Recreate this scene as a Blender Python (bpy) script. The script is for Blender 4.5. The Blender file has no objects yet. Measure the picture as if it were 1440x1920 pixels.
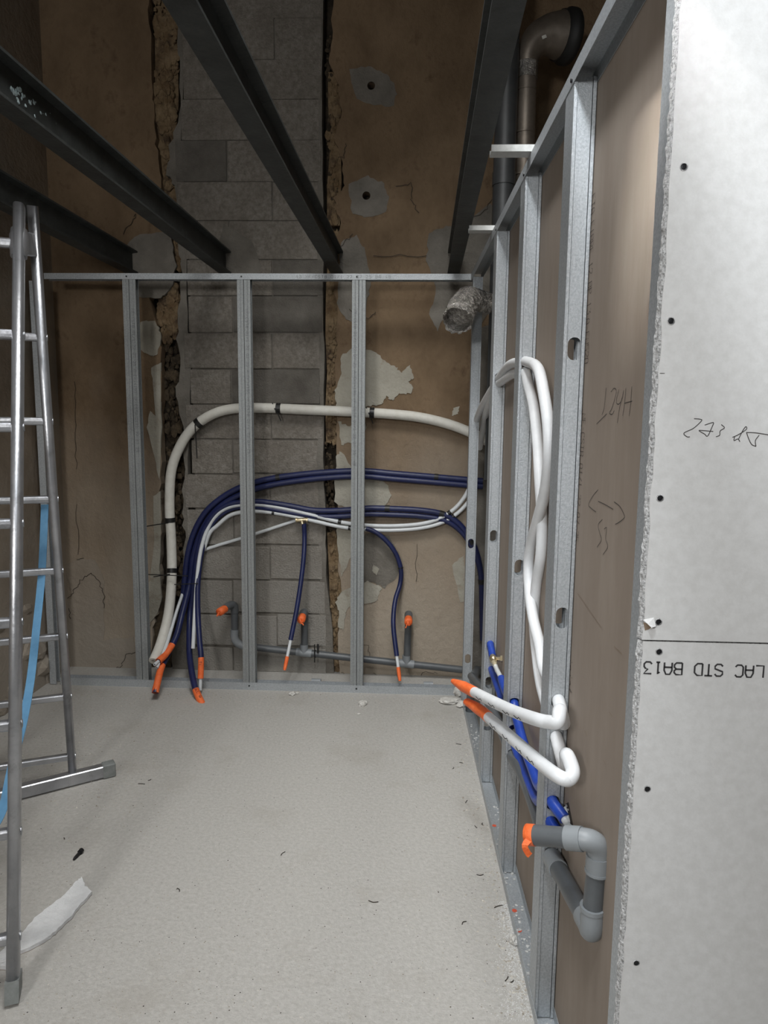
import bpy, bmesh, math, random
from mathutils import Vector, Matrix, noise
from mathutils.geometry import tessellate_polygon
random.seed(7)
SC = bpy.context.scene
COL = SC.collection

# ------------------------------------------------------------------ camera
FPX = 1303.54
CAMH = 1.48
R0 = Vector((0.9989664920587714, 0.04413223793318892, 0.010876273203680634))
R1 = Vector((0.016435350332373234, -0.1276281862075874, -0.9916859005475541))
R2 = Vector((-0.04237719909626944, 0.9908397406545469, -0.12822161025500087))
EYE = Vector((0, 0, CAMH))
cd = bpy.data.cameras.new('camera')
cam = bpy.data.objects.new('camera', cd)
COL.objects.link(cam)
cd.sensor_fit = 'HORIZONTAL'
cd.sensor_width = 36.0
cd.lens = FPX / 1440 * 36.0
cd.clip_start = 0.05
M = Matrix.Identity(4)
for i in range(3):
    M[i][0] = R0[i]; M[i][1] = -R1[i]; M[i][2] = -R2[i]; M[i][3] = EYE[i]
cam.matrix_world = M
SC.camera = cam

# ------------------------------------------------------------------ light and exposure
SC.view_settings.view_transform = 'Standard'
SC.view_settings.look = 'None'
SC.view_settings.gamma = 1.0
SC.view_settings.use_curve_mapping = False
SC.view_settings.exposure = 0.0
w = bpy.data.worlds.new('world'); SC.world = w
w.use_nodes = True
w.node_tree.nodes['Background'].inputs[0].default_value = (0.80, 0.90, 1.0, 1)
w.node_tree.nodes['Background'].inputs[1].default_value = 0.03

def area(name, loc, target, size, size_y, power, color, spread=180):
    ld = bpy.data.lights.new(name, 'AREA')
    ld.shape = 'RECTANGLE'; ld.size = size; ld.size_y = size_y
    ld.energy = power; ld.color = color; ld.spread = math.radians(spread)
    o = bpy.data.objects.new(name, ld); COL.objects.link(o)
    o.location = loc
    d = Vector(target) - Vector(loc)
    o.rotation_euler = d.to_track_quat('-Z', 'Y').to_euler()
    return o
# two roof lights over the bay, a window high on the left behind the camera, a work lamp above the joists, a small spot lamp further left
area('roof_light', (-0.1, 2.0, 3.98), (0.1, 3.2, 0), 1.2, 1.2, 36, (1.0, 0.985, 0.95), 90)
area('roof_light', (-0.15, 0.9, 3.98), (0.05, 1.3, 0), 1.0, 1.0, 19, (0.97, 0.985, 1.0), 100)
area('window', (-1.2, -1.5, 2.3), (0, 2, 1), 0.5, 0.5, 57, (1.0, 0.985, 0.96))
area('work_lamp', (-0.15, -0.10, 3.45), (0.70, 1.0, 1.85), 0.22, 0.22, 15, (0.92, 0.965, 1.0), 108)
area('board_fill', (0.02, -0.45, 2.22), (0.60, 1.0, 1.78), 0.15, 0.15, 2.6, (0.93, 0.97, 1.0), 100)  # unseen fill lamp added to brighten the upper white board
area('spot_lamp', (-1.00, 0.35, 3.52), (0.37, 1.17, 1.93), 0.08, 0.08, 0.36, (1.0, 0.99, 0.97), 10)

# ------------------------------------------------------------------ picture ray -> point on a real plane
def ray(x, y):
    return R0 * (x - 720) + R1 * (y - 960) + R2 * FPX
def at_y(x, y, Y):                       # on the plane y = Y
    d = ray(x, y); return EYE + d * (Y / d.y)
def at_z(x, y, z=0.0):                   # on a level plane
    d = ray(x, y); return EYE + d * ((z - CAMH) / d.z)
PM, PC = -0.02429427, 0.36161            # line of the stud partition on the floor: x = PC + PM * y
def at_p(x, y, t=0.0):                   # on the partition plane, t metres behind its room face
    d = ray(x, y); k = (PC + t) / (d.x - PM * d.y); return EYE + d * k
PU = Vector((PM, 1, 0)).normalized()
PN = Vector((1, -PM, 0)).normalized()
def pp(s, t, z):                         # partition frame -> world (s is the world y on the room face)
    return Vector((PC + PM * s, s, 0)) + PN * t + Vector((0, 0, z))
def project(P):
    d = Vector(P) - EYE
    return 720 + FPX * d.dot(R0) / d.dot(R2), 960 + FPX * d.dot(R1) / d.dot(R2)
WALL = 3.95

# ------------------------------------------------------------------ materials
def mat(name, c1, c2=None, scale=8, rough=0.8, metal=0.0, bump=0.0, bscale=60, detail=6, c3=None, s3=1.5, spread=(0.35, 0.65), stretch=None, p3=(0.5, 0.7), spec=0.5, pale_tint=None):
    m = bpy.data.materials.new(name); m.use_nodes = True
    nt = m.node_tree; N = nt.nodes; L = nt.links
    b = N['Principled BSDF']
    b.inputs['Roughness'].default_value = rough
    b.inputs['Metallic'].default_value = metal
    b.inputs['Specular IOR Level'].default_value = spec
    b.inputs['Base Color'].default_value = (*c1, 1)
    if c2 is None and bump == 0: return m
    tc = N.new('ShaderNodeTexCoord'); src = tc.outputs['Object']
    if stretch:
        mp = N.new('ShaderNodeMapping'); mp.inputs['Scale'].default_value = stretch
        L.new(src, mp.inputs['Vector']); src = mp.outputs['Vector']
    col = None; dz = pale_tint
    if c2 is not None:
        n = N.new('ShaderNodeTexNoise'); n.inputs['Scale'].default_value = scale; n.inputs['Detail'].default_value = detail
        n.inputs['Roughness'].default_value = 0.65
        L.new(src, n.inputs['Vector'])
        r = N.new('ShaderNodeValToRGB')
        r.color_ramp.elements[0].position = spread[0]; r.color_ramp.elements[1].position = spread[1]
        r.color_ramp.elements[0].color = (*c1, 1); r.color_ramp.elements[1].color = (*c2, 1)
        L.new(n.outputs['Fac'], r.inputs['Fac']); col = r.outputs['Color']
        if c3 is not None:
            n3 = N.new('ShaderNodeTexNoise'); n3.inputs['Scale'].default_value = s3; n3.inputs['Detail'].default_value = 8
            n3.inputs['Roughness'].default_value = 0.7
            L.new(src, n3.inputs['Vector'])
            r3 = N.new('ShaderNodeValToRGB')
            r3.color_ramp.elements[0].position = p3[0]; r3.color_ramp.elements[1].position = p3[1]
            r3.color_ramp.elements[0].color = (0, 0, 0, 1); r3.color_ramp.elements[1].color = (1, 1, 1, 1)
            L.new(n3.outputs['Fac'], r3.inputs['Fac'])
            mx = N.new('ShaderNodeMix'); mx.data_type = 'RGBA'
            L.new(r3.outputs['Color'], mx.inputs['Factor'])
            L.new(col, mx.inputs['A']); mx.inputs['B'].default_value = (*c3, 1)
            col = mx.outputs['Result']
        if dz is not None:                # pale dusting plus light painted low on the wall, ragged margin near a metre
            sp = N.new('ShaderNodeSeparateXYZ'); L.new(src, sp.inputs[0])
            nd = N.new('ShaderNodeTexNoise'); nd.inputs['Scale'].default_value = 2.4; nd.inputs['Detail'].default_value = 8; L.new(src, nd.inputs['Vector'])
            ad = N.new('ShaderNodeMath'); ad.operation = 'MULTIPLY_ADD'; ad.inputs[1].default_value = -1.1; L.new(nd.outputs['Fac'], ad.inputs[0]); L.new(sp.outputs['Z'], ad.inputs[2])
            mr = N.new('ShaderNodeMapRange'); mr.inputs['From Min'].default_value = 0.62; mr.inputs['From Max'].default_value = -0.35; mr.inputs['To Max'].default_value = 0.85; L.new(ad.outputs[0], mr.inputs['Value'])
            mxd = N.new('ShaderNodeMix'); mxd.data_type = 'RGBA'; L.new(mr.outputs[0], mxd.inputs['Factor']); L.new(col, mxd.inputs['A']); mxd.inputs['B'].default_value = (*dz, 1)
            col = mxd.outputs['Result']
        L.new(col, b.inputs['Base Color'])
    if bump:
        nb = N.new('ShaderNodeTexNoise'); nb.inputs['Scale'].default_value = bscale; nb.inputs['Detail'].default_value = 8
        nb.inputs['Roughness'].default_value = 0.65
        L.new(src, nb.inputs['Vector'])
        bp = N.new('ShaderNodeBump'); bp.inputs['Strength'].default_value = min(1, bump); bp.inputs['Distance'].default_value = 0.01 * max(1, bump)
        L.new(nb.outputs['Fac'], bp.inputs['Height']); L.new(bp.outputs['Normal'], b.inputs['Normal'])
    return m

MT = {}
MT['floor'] = mat('screed', (0.375, 0.362, 0.338), (0.490, 0.478, 0.452), 75, 0.92, bump=0.55, bscale=85, detail=10, c3=(0.335, 0.31, 0.27), s3=2.3, p3=(0.54, 0.86), spread=(0.27, 0.68))
MT['plaster'] = mat('brown_plaster', (0.130, 0.086, 0.049), (0.255, 0.178, 0.108), 5.5, 0.95, bump=1.0, bscale=34, detail=12, spread=(0.28, 0.72), stretch=(1, 1, 0.7), c3=(0.105, 0.066, 0.038), s3=11, p3=(0.55, 0.72), pale_tint=(0.42, 0.365, 0.295))
MT['plaster_left'] = mat('side_plaster', (0.20, 0.158, 0.115), (0.29, 0.235, 0.178), 3.5, 0.95, bump=0.8, bscale=26, c3=(0.25, 0.22, 0.18), s3=2.2, pale_tint=(0.36, 0.32, 0.27))
MT['cavity'] = mat('dark_cavity', (0.018, 0.014, 0.010), (0.06, 0.045, 0.03), 14, 1.0, bump=1.0, bscale=40)  # near-black brown backing behind the wall cracks
MT['block'] = mat('concrete_block', (0.200, 0.180, 0.153), (0.325, 0.300, 0.265), 48, 0.97, bump=1.2, bscale=95, c3=(0.18, 0.158, 0.132), s3=4, p3=(0.45, 0.8), pale_tint=(0.34, 0.325, 0.295))
MT['block_dark'] = mat('dark_concrete_block', (0.135, 0.124, 0.108), (0.20, 0.186, 0.163), 9, 0.97, bump=1.0, bscale=130)
MT['mortar'] = mat('grey_mortar', (0.150, 0.137, 0.117), (0.235, 0.218, 0.190), 6, 0.97, bump=0.9, bscale=70)
MT['patch'] = mat('pale_render', (0.34, 0.32, 0.265), (0.43, 0.41, 0.35), 7, 0.95, bump=0.7, bscale=60, c3=(0.26, 0.215, 0.155), s3=6, p3=(0.56, 0.7))
MT['rubble'] = mat('ochre_rubble', (0.165, 0.107, 0.055), (0.29, 0.212, 0.125), 14, 0.98, bump=1.0, bscale=60, c3=(0.07, 0.045, 0.028), s3=9, p3=(0.5, 0.65))
MT['dark_rubble'] = mat('dark_brown_rubble', (0.030, 0.022, 0.014), (0.115, 0.085, 0.052), 18, 1.0, bump=1.0, bscale=70)  # darker brown than the ochre rubble, for the deeper crack stretches
MT['crack'] = mat('crack_dark', (0.030, 0.022, 0.015))
MT['galv'] = mat('galvanised_steel', (0.40, 0.43, 0.455), (0.55, 0.58, 0.605), 190, 0.47, 0.55, bump=0.3, bscale=450, detail=3)
MT['galv_dull'] = mat('dull_galvanised_steel', (0.27, 0.285, 0.29), (0.37, 0.39, 0.395), 150, 0.5, 0.5, bump=0.25, bscale=450)
MT['galv_pale'] = mat('bright_galvanised_steel', (0.50, 0.51, 0.50), (0.58, 0.59, 0.58), 90, 0.5, 0.35, bump=0.15, bscale=400)
MT['beam'] = mat('dark_painted_steel', (0.028, 0.031, 0.030), (0.050, 0.055, 0.054), 14, 0.55, 0.15, bump=0.25, bscale=60, c3=(0.10, 0.105, 0.10), s3=7, p3=(0.60, 0.80))
MT['brown_board'] = mat('brown_board_paper', (0.270, 0.222, 0.182), (0.295, 0.245, 0.203), 9, 0.85, stretch=(3, 3, 0.6), bump=0.06, bscale=120, c3=(0.32, 0.27, 0.225), s3=2.0)
MT['white_board'] = mat('ivory_board_paper', (0.585, 0.583, 0.575), (0.645, 0.645, 0.64), 70, 0.8, bump=0.08, bscale=200, c3=(0.55, 0.545, 0.53), s3=3, p3=(0.55, 0.8))
MT['gypsum'] = mat('gypsum_core', (0.42, 0.42, 0.42), (0.83, 0.83, 0.83), 240, 0.95, bump=1.0, bscale=260, spread=(0.40, 0.52))
MT['ink'] = mat('black_ink', (0.035, 0.033, 0.035), rough=0.7)
MT['pencil'] = mat('pencil_mark', (0.035, 0.030, 0.028), rough=0.7)
MT['faint_ink'] = mat('faint_ink', (0.13, 0.135, 0.14), rough=0.7)
MT['brown_ink'] = mat('brown_board_print', (0.075, 0.056, 0.046), rough=0.8)
MT['pvc'] = mat('grey_pvc', (0.082, 0.090, 0.097), (0.110, 0.120, 0.128), 6, 0.38, bump=0.04, bscale=60)
MT['pvc_light'] = mat('light_grey_pvc', (0.215, 0.235, 0.25), (0.26, 0.28, 0.295), 7, 0.42)
MT['orange'] = mat('orange_tape', (0.86, 0.135, 0.025), (0.95, 0.20, 0.055), 40, 0.45, bump=0.5, bscale=70)
MT['white_hose'] = mat('white_insulation', (0.70, 0.72, 0.74), (0.78, 0.80, 0.82), 20, 0.42)
MT['cream_hose'] = mat('cream_insulation', (0.63, 0.615, 0.555), (0.70, 0.69, 0.64), 26, 0.55, bump=0.3, bscale=60)
MT['white_pipe'] = mat('white_multilayer_pipe', (0.62, 0.65, 0.67), (0.68, 0.71, 0.73), 20, 0.38)
MT['blue'] = mat('dark_blue_conduit', (0.009, 0.014, 0.062), (0.013, 0.020, 0.088), 30, 0.42)
MT['blue_bright'] = mat('blue_conduit', (0.014, 0.050, 0.330), (0.022, 0.070, 0.42), 30, 0.38)
MT['tie'] = mat('black_nylon', (0.012, 0.012, 0.012), rough=0.4)
MT['brass'] = mat('brass_fitting', (0.62, 0.50, 0.30), (0.75, 0.66, 0.48), 40, 0.3, 0.9)
MT['alu'] = mat('ladder_aluminium', (0.36, 0.37, 0.395), (0.50, 0.51, 0.535), 9, 0.33, 0.8, bump=0.12, bscale=60, c3=(0.25, 0.25, 0.26), s3=16, p3=(0.56, 0.74))
MT['rubber'] = mat('grey_rubber', (0.16, 0.175, 0.17), (0.25, 0.265, 0.26), 20, 0.7)
MT['strap'] = mat('blue_webbing', (0.095, 0.255, 0.44), (0.13, 0.31, 0.51), 30, 0.6)
MT['foil'] = mat('crinkled_foil', (0.26, 0.245, 0.225), (0.56, 0.54, 0.51), 50, 0.24, 0.95, bump=1.0, bscale=75)
MT['duct'] = mat('dull_duct_steel', (0.16, 0.135, 0.110), (0.25, 0.215, 0.18), 9, 0.42, 0.6, bump=0.1, bscale=40)
MT['flue'] = mat('dark_flue_steel', (0.045, 0.047, 0.050), (0.065, 0.068, 0.07), 9, 0.45, 0.3)
MT['gasket'] = mat('black_gasket', (0.012, 0.012, 0.012), rough=0.6)
MT['chunk'] = mat('white_plaster_debris', (0.58, 0.56, 0.52), (0.74, 0.73, 0.70), 30, 0.95, bump=0.9, bscale=80)
MT['offcut'] = mat('white_offcut', (0.70, 0.71, 0.72), (0.80, 0.81, 0.82), 30, 0.9, bump=0.8, bscale=90)
MT['brown_edge'] = mat('brown_paper_edge', (0.22, 0.16, 0.11))
MT['grit'] = mat('grit', (0.22, 0.19, 0.15), (0.62, 0.59, 0.53), 60, 0.95)
MT['pale_tint'] = mat('white_dust', (0.56, 0.56, 0.55), (0.66, 0.66, 0.65), 40, 0.98, bump=0.5, bscale=150)
MT['ceiling'] = mat('dark_ceiling', (0.10, 0.085, 0.07), (0.15, 0.13, 0.11), 3, 0.95)
MT['spatter'] = mat('pale_spatter', (0.36, 0.46, 0.48), (0.46, 0.55, 0.57), 60, 0.8)
MT['screw'] = mat('black_screw', (0.02, 0.02, 0.022), rough=0.4, metal=0.4)
MT['red'] = mat('red_paint_mark', (0.62, 0.10, 0.05))

# ------------------------------------------------------------------ building helpers
class MB:
    def __init__(s): s.v = []; s.f = []; s.smooth = []
    def add(s, vs, fs, smooth=False):
        o = len(s.v); s.v += [tuple(v) for v in vs]
        for f in fs: s.f.append(tuple(i + o for i in f)); s.smooth.append(smooth)
        return s
    def box(s, c, size, ax=None, bev=0.0):
        c = Vector(c); X, Y, Z = ax if ax else (Vector((1, 0, 0)), Vector((0, 1, 0)), Vector((0, 0, 1)))
        hx, hy, hz = size[0] / 2, size[1] / 2, size[2] / 2
        P = lambda a, b, d: c + X * a + Y * b + Z * d
        if bev <= 0:
            vs = [P(a * hx, b * hy, d * hz) for d in (-1, 1) for b in (-1, 1) for a in (-1, 1)]
            return s.add(vs, [(0, 2, 3, 1), (4, 5, 7, 6), (0, 1, 5, 4), (2, 6, 7, 3), (0, 4, 6, 2), (1, 3, 7, 5)])
        b = min(bev, hx * .9, hy * .9, hz * .9); vs = []; idx = {}
        for sx in (-1, 1):
            for sy in (-1, 1):
                for sz in (-1, 1):
                    for k in range(3):
                        q = [hx, hy, hz]
                        for j in range(3):
                            if j != k: q[j] -= b
                        idx[(sx, sy, sz, k)] = len(vs); vs.append(P(sx * q[0], sy * q[1], sz * q[2]))
        fs = []
        for k in range(3):
            for sg in (-1, 1):
                a, d = [j for j in range(3) if j != k]; quad = []
                for sa, sd in ((-1, -1), (1, -1), (1, 1), (-1, 1)):
                    t = [0, 0, 0]; t[k] = sg; t[a] = sa; t[d] = sd; quad.append(idx[(*t, k)])
                fs.append(tuple(quad))
        for k in range(3):                        # edges along axis k
            a, d = [j for j in range(3) if j != k]
            for sa in (-1, 1):
                for sd in (-1, 1):
                    t1 = [0, 0, 0]; t1[k] = -1; t1[a] = sa; t1[d] = sd; t2 = t1[:]; t2[k] = 1
                    fs.append((idx[(*t1, a)], idx[(*t2, a)], idx[(*t2, d)], idx[(*t1, d)]))
        for sx in (-1, 1):
            for sy in (-1, 1):
                for sz in (-1, 1): fs.append(tuple(idx[(sx, sy, sz, k)] for k in range(3)))
        return s.add(vs, fs)
    def prism(s, outer, depth_vec, holes=()):    # outer: list of 3-D points in a plane, extruded along depth_vec
        loops = [list(map(Vector, outer))] + [list(map(Vector, hl)) for hl in holes]
        flat = [p for l in loops for p in l]; n = len(flat); D = Vector(depth_vec)
        tris = tessellate_polygon(loops)
        vs = flat + [p + D for p in flat]
        fs = [tuple(t) for t in tris] + [tuple(i + n for i in reversed(t)) for t in tris]
        o = 0
        for l in loops:
            k = len(l)
            for i in range(k): a, b = o + i, o + (i + 1) % k; fs.append((a, b, b + n, a + n))
            o += k
        return s.add(vs, fs)
    def tube(s, pts, r, n=12, caps=True, rs=None, hollow=0.0, flat=None):
        pts = [Vector(p) for p in pts]; m = len(pts); vs = []
        T = []
        for i in range(m):
            t = pts[min(i + 1, m - 1)] - pts[max(i - 1, 0)]; T.append(t.normalized())
        up = Vector((0, 0, 1)) if abs(T[0].z) < .9 else Vector((1, 0, 0))
        nrm = (up - T[0] * up.dot(T[0])).normalized(); fr = []
        for i in range(m):
            nrm = (nrm - T[i] * nrm.dot(T[i])).normalized(); fr.append((nrm.copy(), T[i].cross(nrm)))
        for i in range(m):
            rr = rs[i] if rs else r
            for k in range(n):
                a = 2 * math.pi * k / n; vs.append(pts[i] + fr[i][0] * (math.cos(a) * rr) + fr[i][1] * (math.sin(a) * rr * (flat[i] if flat else 1)))
        fs = [(i * n + k, i * n + (k + 1) % n, (i + 1) * n + (k + 1) % n, (i + 1) * n + k) for i in range(m - 1) for k in range(n)]
        s.add(vs, fs, True)
        if caps:
            for i, rev in ((0, True), (m - 1, False)):
                ring = [vs[i * n + k] for k in range(n)]
                if hollow > 0:
                    rr = (rs[i] if rs else r) * hollow; dv = T[i] * (0.02 if rev else -0.02)
                    inner = [pts[i] + (p - pts[i]) * hollow for p in ring]; deep = [p + dv for p in inner]
                    s.add(ring + inner + deep, [(k, (k + 1) % n, n + (k + 1) % n, n + k) for k in range(n)] + [(n + k, n + (k + 1) % n, 2 * n + (k + 1) % n, 2 * n + k) for k in range(n)] + [tuple(range(2 * n, 3 * n))])
                else: s.add(ring, [tuple(reversed(range(n))) if rev else tuple(range(n))])
        return s
    def sweep(s, pts, prof, xax, closed=True):    # prof: (a,b) pairs; a along xax, b along T x xax
        pts = [Vector(p) for p in pts]; m = len(pts); n = len(prof); vs = []
        for i in range(m):
            t = (pts[min(i + 1, m - 1)] - pts[max(i - 1, 0)]).normalized()
            xa = (Vector(xax) - t * Vector(xax).dot(t)).normalized(); ya = t.cross(xa)
            vs += [pts[i] + xa * a + ya * b for a, b in prof]
        kk = n if closed else n - 1
        fs = [(i * n + k, i * n + (k + 1) % n, (i + 1) * n + (k + 1) % n, (i + 1) * n + k) for i in range(m - 1) for k in range(kk)]
        if closed: fs += [tuple(reversed(range(n))), tuple(range((m - 1) * n, m * n))]
        return s.add(vs, fs)
    def build(s, name, m, parent=None, loc=None):
        me = bpy.data.meshes.new(name)
        me.from_pydata(s.v, [], s.f); me.update()
        bm = bmesh.new(); bm.from_mesh(me); bmesh.ops.recalc_face_normals(bm, faces=bm.faces); bm.to_mesh(me); bm.free()
        me.polygons.foreach_set('use_smooth', s.smooth)
        me.materials.append(MT[m] if isinstance(m, str) else m)
        o = link(name, me, parent)
        if name in ('printed_text', 'pencil_marks', 'marker_scrawl', 'written_mark', 'scratch', 'paint_spot'): o['kind'] = 'stuff'
        return o

def link(name, data, parent=None):
    o = bpy.data.objects.new(name, data); COL.objects.link(o)
    if parent is not None:
        o.parent = parent
        # parents are empties without rotation: keep world placement
        p = Vector((0, 0, 0)); q = parent
        while q is not None: p += Vector(q.location); q = q.parent
        o.location = -p
    return o
def tag(o, label=None, cat=None, group=None, kind=None):
    if label: o['label'] = label
    if cat: o['category'] = cat
    if group: o['group'] = group
    if kind: o['kind'] = kind
    return o
def thing(name, label, cat, loc=(0, 0, 0), group=None):
    o = bpy.data.objects.new(name, None); COL.objects.link(o); o.location = loc
    o.empty_display_size = 0.1
    return tag(o, label, cat, group)
def struct(name, loc=(0, 0, 0)):
    o = bpy.data.objects.new(name, None); COL.objects.link(o); o.location = loc; o.empty_display_size = 0.1
    o['kind'] = 'structure'; return o
def spline(pts, n=8):                    # Catmull-Rom
    P = [Vector(p) for p in pts]; P = [P[0] * 2 - P[1]] + P + [P[-1] * 2 - P[-2]]; out = []
    for i in range(1, len(P) - 2):
        a, b, c, d = P[i - 1], P[i], P[i + 1], P[i + 2]
        for k in range(n):
            t = k / n
            out.append(0.5 * ((2 * b) + (c - a) * t + (2 * a - 5 * b + 4 * c - d) * t * t + (3 * b - a - 3 * c + d) * t ** 3))
    out.append(P[-2]); return out
def bez(a, b, c, d, n=12):
    out = []
    for i in range(n + 1):
        t = i / n; u = 1 - t; out.append(Vector(a) * u ** 3 + Vector(b) * 3 * u * u * t + Vector(c) * 3 * u * t * t + Vector(d) * t ** 3)
    return out
def sub(path, a, b):                     # part of a path by fraction of length
    L = [0]
    for i in range(1, len(path)): L.append(L[-1] + (path[i] - path[i - 1]).length)
    def pt(f):
        d = f * L[-1]
        for i in range(1, len(path)):
            if L[i] >= d: return path[i - 1].lerp(path[i], (d - L[i - 1]) / max(1e-9, L[i] - L[i - 1]))
        return path[-1]
    return [pt(a)] + [path[i] for i in range(len(path)) if a * L[-1] + 1e-4 < L[i] < b * L[-1] - 1e-4] + [pt(b)]
def jag(pts, amp, n=4, seed=0, axis=('x', 'z')):   # roughen a closed or open outline
    rnd = random.Random(seed); out = []
    for i in range(len(pts) - 1):
        a, b = Vector(pts[i]), Vector(pts[i + 1])
        for k in range(n):
            p = a.lerp(b, k / n)
            if k or i: p += Vector((rnd.uniform(-amp, amp), 0, rnd.uniform(-amp, amp)))
            out.append(p)
    out.append(Vector(pts[-1])); return out
def ribbon(mb, pts, width, nrm, lift=0.0006):      # flat pen stroke on a surface
    pts = [Vector(p) for p in pts]; nrm = Vector(nrm); m = len(pts); vs = []
    for i in range(m):
        t = (pts[min(i + 1, m - 1)] - pts[max(i - 1, 0)]).normalized(); sd = nrm.cross(t).normalized() * width / 2
        vs += [pts[i] + sd + nrm * lift, pts[i] - sd + nrm * lift]
    mb.add(vs, [(2 * i, 2 * i + 1, 2 * i + 3, 2 * i + 2) for i in range(m - 1)])
GLYPH = {  # strokes on a 4 x 6 grid
 'L': [[(0, 6), (0, 0), (4, 0)]], 'A': [[(0, 0), (0, 4), (1, 6), (3, 6), (4, 4), (4, 0)], [(0, 2.4), (4, 2.4)]],
 'C': [[(4, 5), (3, 6), (1, 6), (0, 5), (0, 1), (1, 0), (3, 0), (4, 1)]],
 'S': [[(4, 5), (3, 6), (1, 6), (0, 5), (0, 3.7), (4, 2.3), (4, 1), (3, 0), (1, 0), (0, 1)]],
 'T': [[(0, 6), (4, 6)], [(2, 6), (2, 0)]], 'D': [[(0, 0), (0, 6), (2.6, 6), (4, 4.6), (4, 1.4), (2.6, 0), (0, 0)]],
 'B': [[(0, 0), (0, 6), (3, 6), (4, 5), (4, 4), (3, 3.2), (0, 3.2)], [(3, 3.2), (4, 2.2), (4, 1), (3, 0), (0, 0)]],
 '1': [[(1, 5), (2, 6), (2, 0)], [(1, 0), (3, 0)]], '3': [[(0, 6), (4, 6), (2, 3.6), (3.2, 3.4), (4, 2.4), (4, 1), (3, 0), (1, 0), (0, 1)]],
 'N': [[(0, 0), (0, 6), (4, 0), (4, 6)]], 'F': [[(0, 0), (0, 6), (4, 6)], [(0, 3), (3, 3)]], '-': [[(0.7, 3), (3.3, 3)]],
 '0': [[(1, 0), (0, 1), (0, 5), (1, 6), (3, 6), (4, 5), (4, 1), (3, 0), (1, 0)]], '/': [[(0, 0), (4, 6)]],
 '2': [[(0, 5), (1, 6), (3, 6), (4, 5), (4, 4), (0, 0), (4, 0)]], '5': [[(4, 6), (0, 6), (0, 3.4), (3, 3.6), (4, 2.6), (4, 1), (3, 0), (0, 0)]],
 '7': [[(0, 6), (4, 6), (1.5, 0)]], '6': [[(4, 5), (3, 6), (1, 6), (0, 5), (0, 1), (1, 0), (3, 0), (4, 1), (4, 2.4), (3, 3.3), (0, 3)]],
 'E': [[(4, 6), (0, 6), (0, 0), (4, 0)], [(0, 3), (3, 3)]], 'P': [[(0, 0), (0, 6), (3, 6), (4, 5), (4, 4), (3, 3), (0, 3)]],
 'H': [[(0, 0), (0, 6)], [(4, 0), (4, 6)], [(0, 3), (4, 3)]], 'I': [[(2, 0), (2, 6)]], 'R': [[(0, 0), (0, 6), (3, 6), (4, 5), (4, 4), (3, 3), (0, 3)], [(2, 3), (4, 0)]],
 's': [[(3.6, 3.6), (1, 4), (0.2, 3), (3.4, 1.4), (3, 0), (0, 0.2)]], 'i': [[(2, 0), (2, 4)], [(2, 5.2), (2, 5.8)]], 'n': [[(0.4, 0), (0.4, 4)], [(0.4, 3), (1.6, 4), (3, 4), (3.6, 3), (3.6, 0)]],
 'a': [[(0.4, 3.6), (2, 4), (3.4, 3.4), (3.4, 0)], [(3.4, 2.2), (1, 2), (0.4, 1), (1.2, 0), (3.4, 0.8)]], 't': [[(1.6, 5.6), (1.6, 0.6), (2.4, 0), (3.4, 0.2)], [(0.4, 4), (3, 4)]],
 '8': [[(1, 3.2), (0, 4.2), (0, 5.2), (1, 6), (3, 6), (4, 5.2), (4, 4.2), (3, 3.2), (1, 3.2), (0, 2.2), (0, 1), (1, 0), (3, 0), (4, 1), (4, 2.2), (3, 3.2)]],
 '4': [[(3, 0), (3, 6), (0, 2), (4, 2)]], '9': [[(0, 1), (1, 0), (3, 0), (4, 1), (4, 5), (3, 6), (1, 6), (0, 5), (0, 3.6), (1, 2.8), (4, 3)]],
}
def lettering(mb, text, org, right, up, height, pen, nrm, pitch=5.6):
    org, right, up = Vector(org), Vector(right), Vector(up); u = height / 6
    for i, ch in enumerate(text):
        for st in GLYPH.get(ch, []):
            ribbon(mb, [org + right * ((i * pitch + a) * u) + up * (b * u) for a, b in st], pen, nrm)
def rock(mb, c, r, seed, sub_=2, sq=(1, 1, 1)):
    bm = bmesh.new(); bmesh.ops.create_icosphere(bm, subdivisions=sub_, radius=1)
    o = Vector((seed * 3.7, seed * 1.3, seed * 2.1))
    vs = []
    for v in bm.verts:
        d = v.co.normalized(); k = 1 + 0.45 * noise.noise(d * 1.3 + o) + 0.22 * noise.noise(d * 3.1 + o)
        vs.append(Vector(c) + Vector((d.x * sq[0], d.y * sq[1], d.z * sq[2])) * (r * k))
    mb.add(vs, [tuple(v.index for v in f.verts) for f in bm.faces]); bm.free()
UX, UY, UZ = Vector((1, 0, 0)), Vector((0, 1, 0)), Vector((0, 0, 1))

# ------------------------------------------------------------------ room shell
mb = MB(); mb.box((0.5, 0.5, -0.05), (5.2, 8.2, 0.1)); fl = mb.build('floor', 'floor'); fl['kind'] = 'structure'
LW = -2.045
mb = MB(); mb.box((LW - 0.1, 0.5, 2.0), (0.2, 8.2, 4.1)); o = mb.build('wall_left', 'plaster_left'); o['kind'] = 'structure'
mb = MB(); mb.box((3.1, 0.5, 2.0), (0.2, 8.2, 4.1)); o = mb.build('wall_right', 'plaster_left'); o['kind'] = 'structure'
CZ = 4.02
mb = MB()                                 # high closed ceiling, above the view
mb.prism([(LW - .2, 0.2 - 1.6, CZ), (3.2, 0.2 - 1.6, CZ), (3.2, 4.6, CZ), (LW - .2, 4.6, CZ)], (0, 0, 0.1), holes=[])
mb.build('ceiling', 'ceiling')['kind'] = 'structure'

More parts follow.
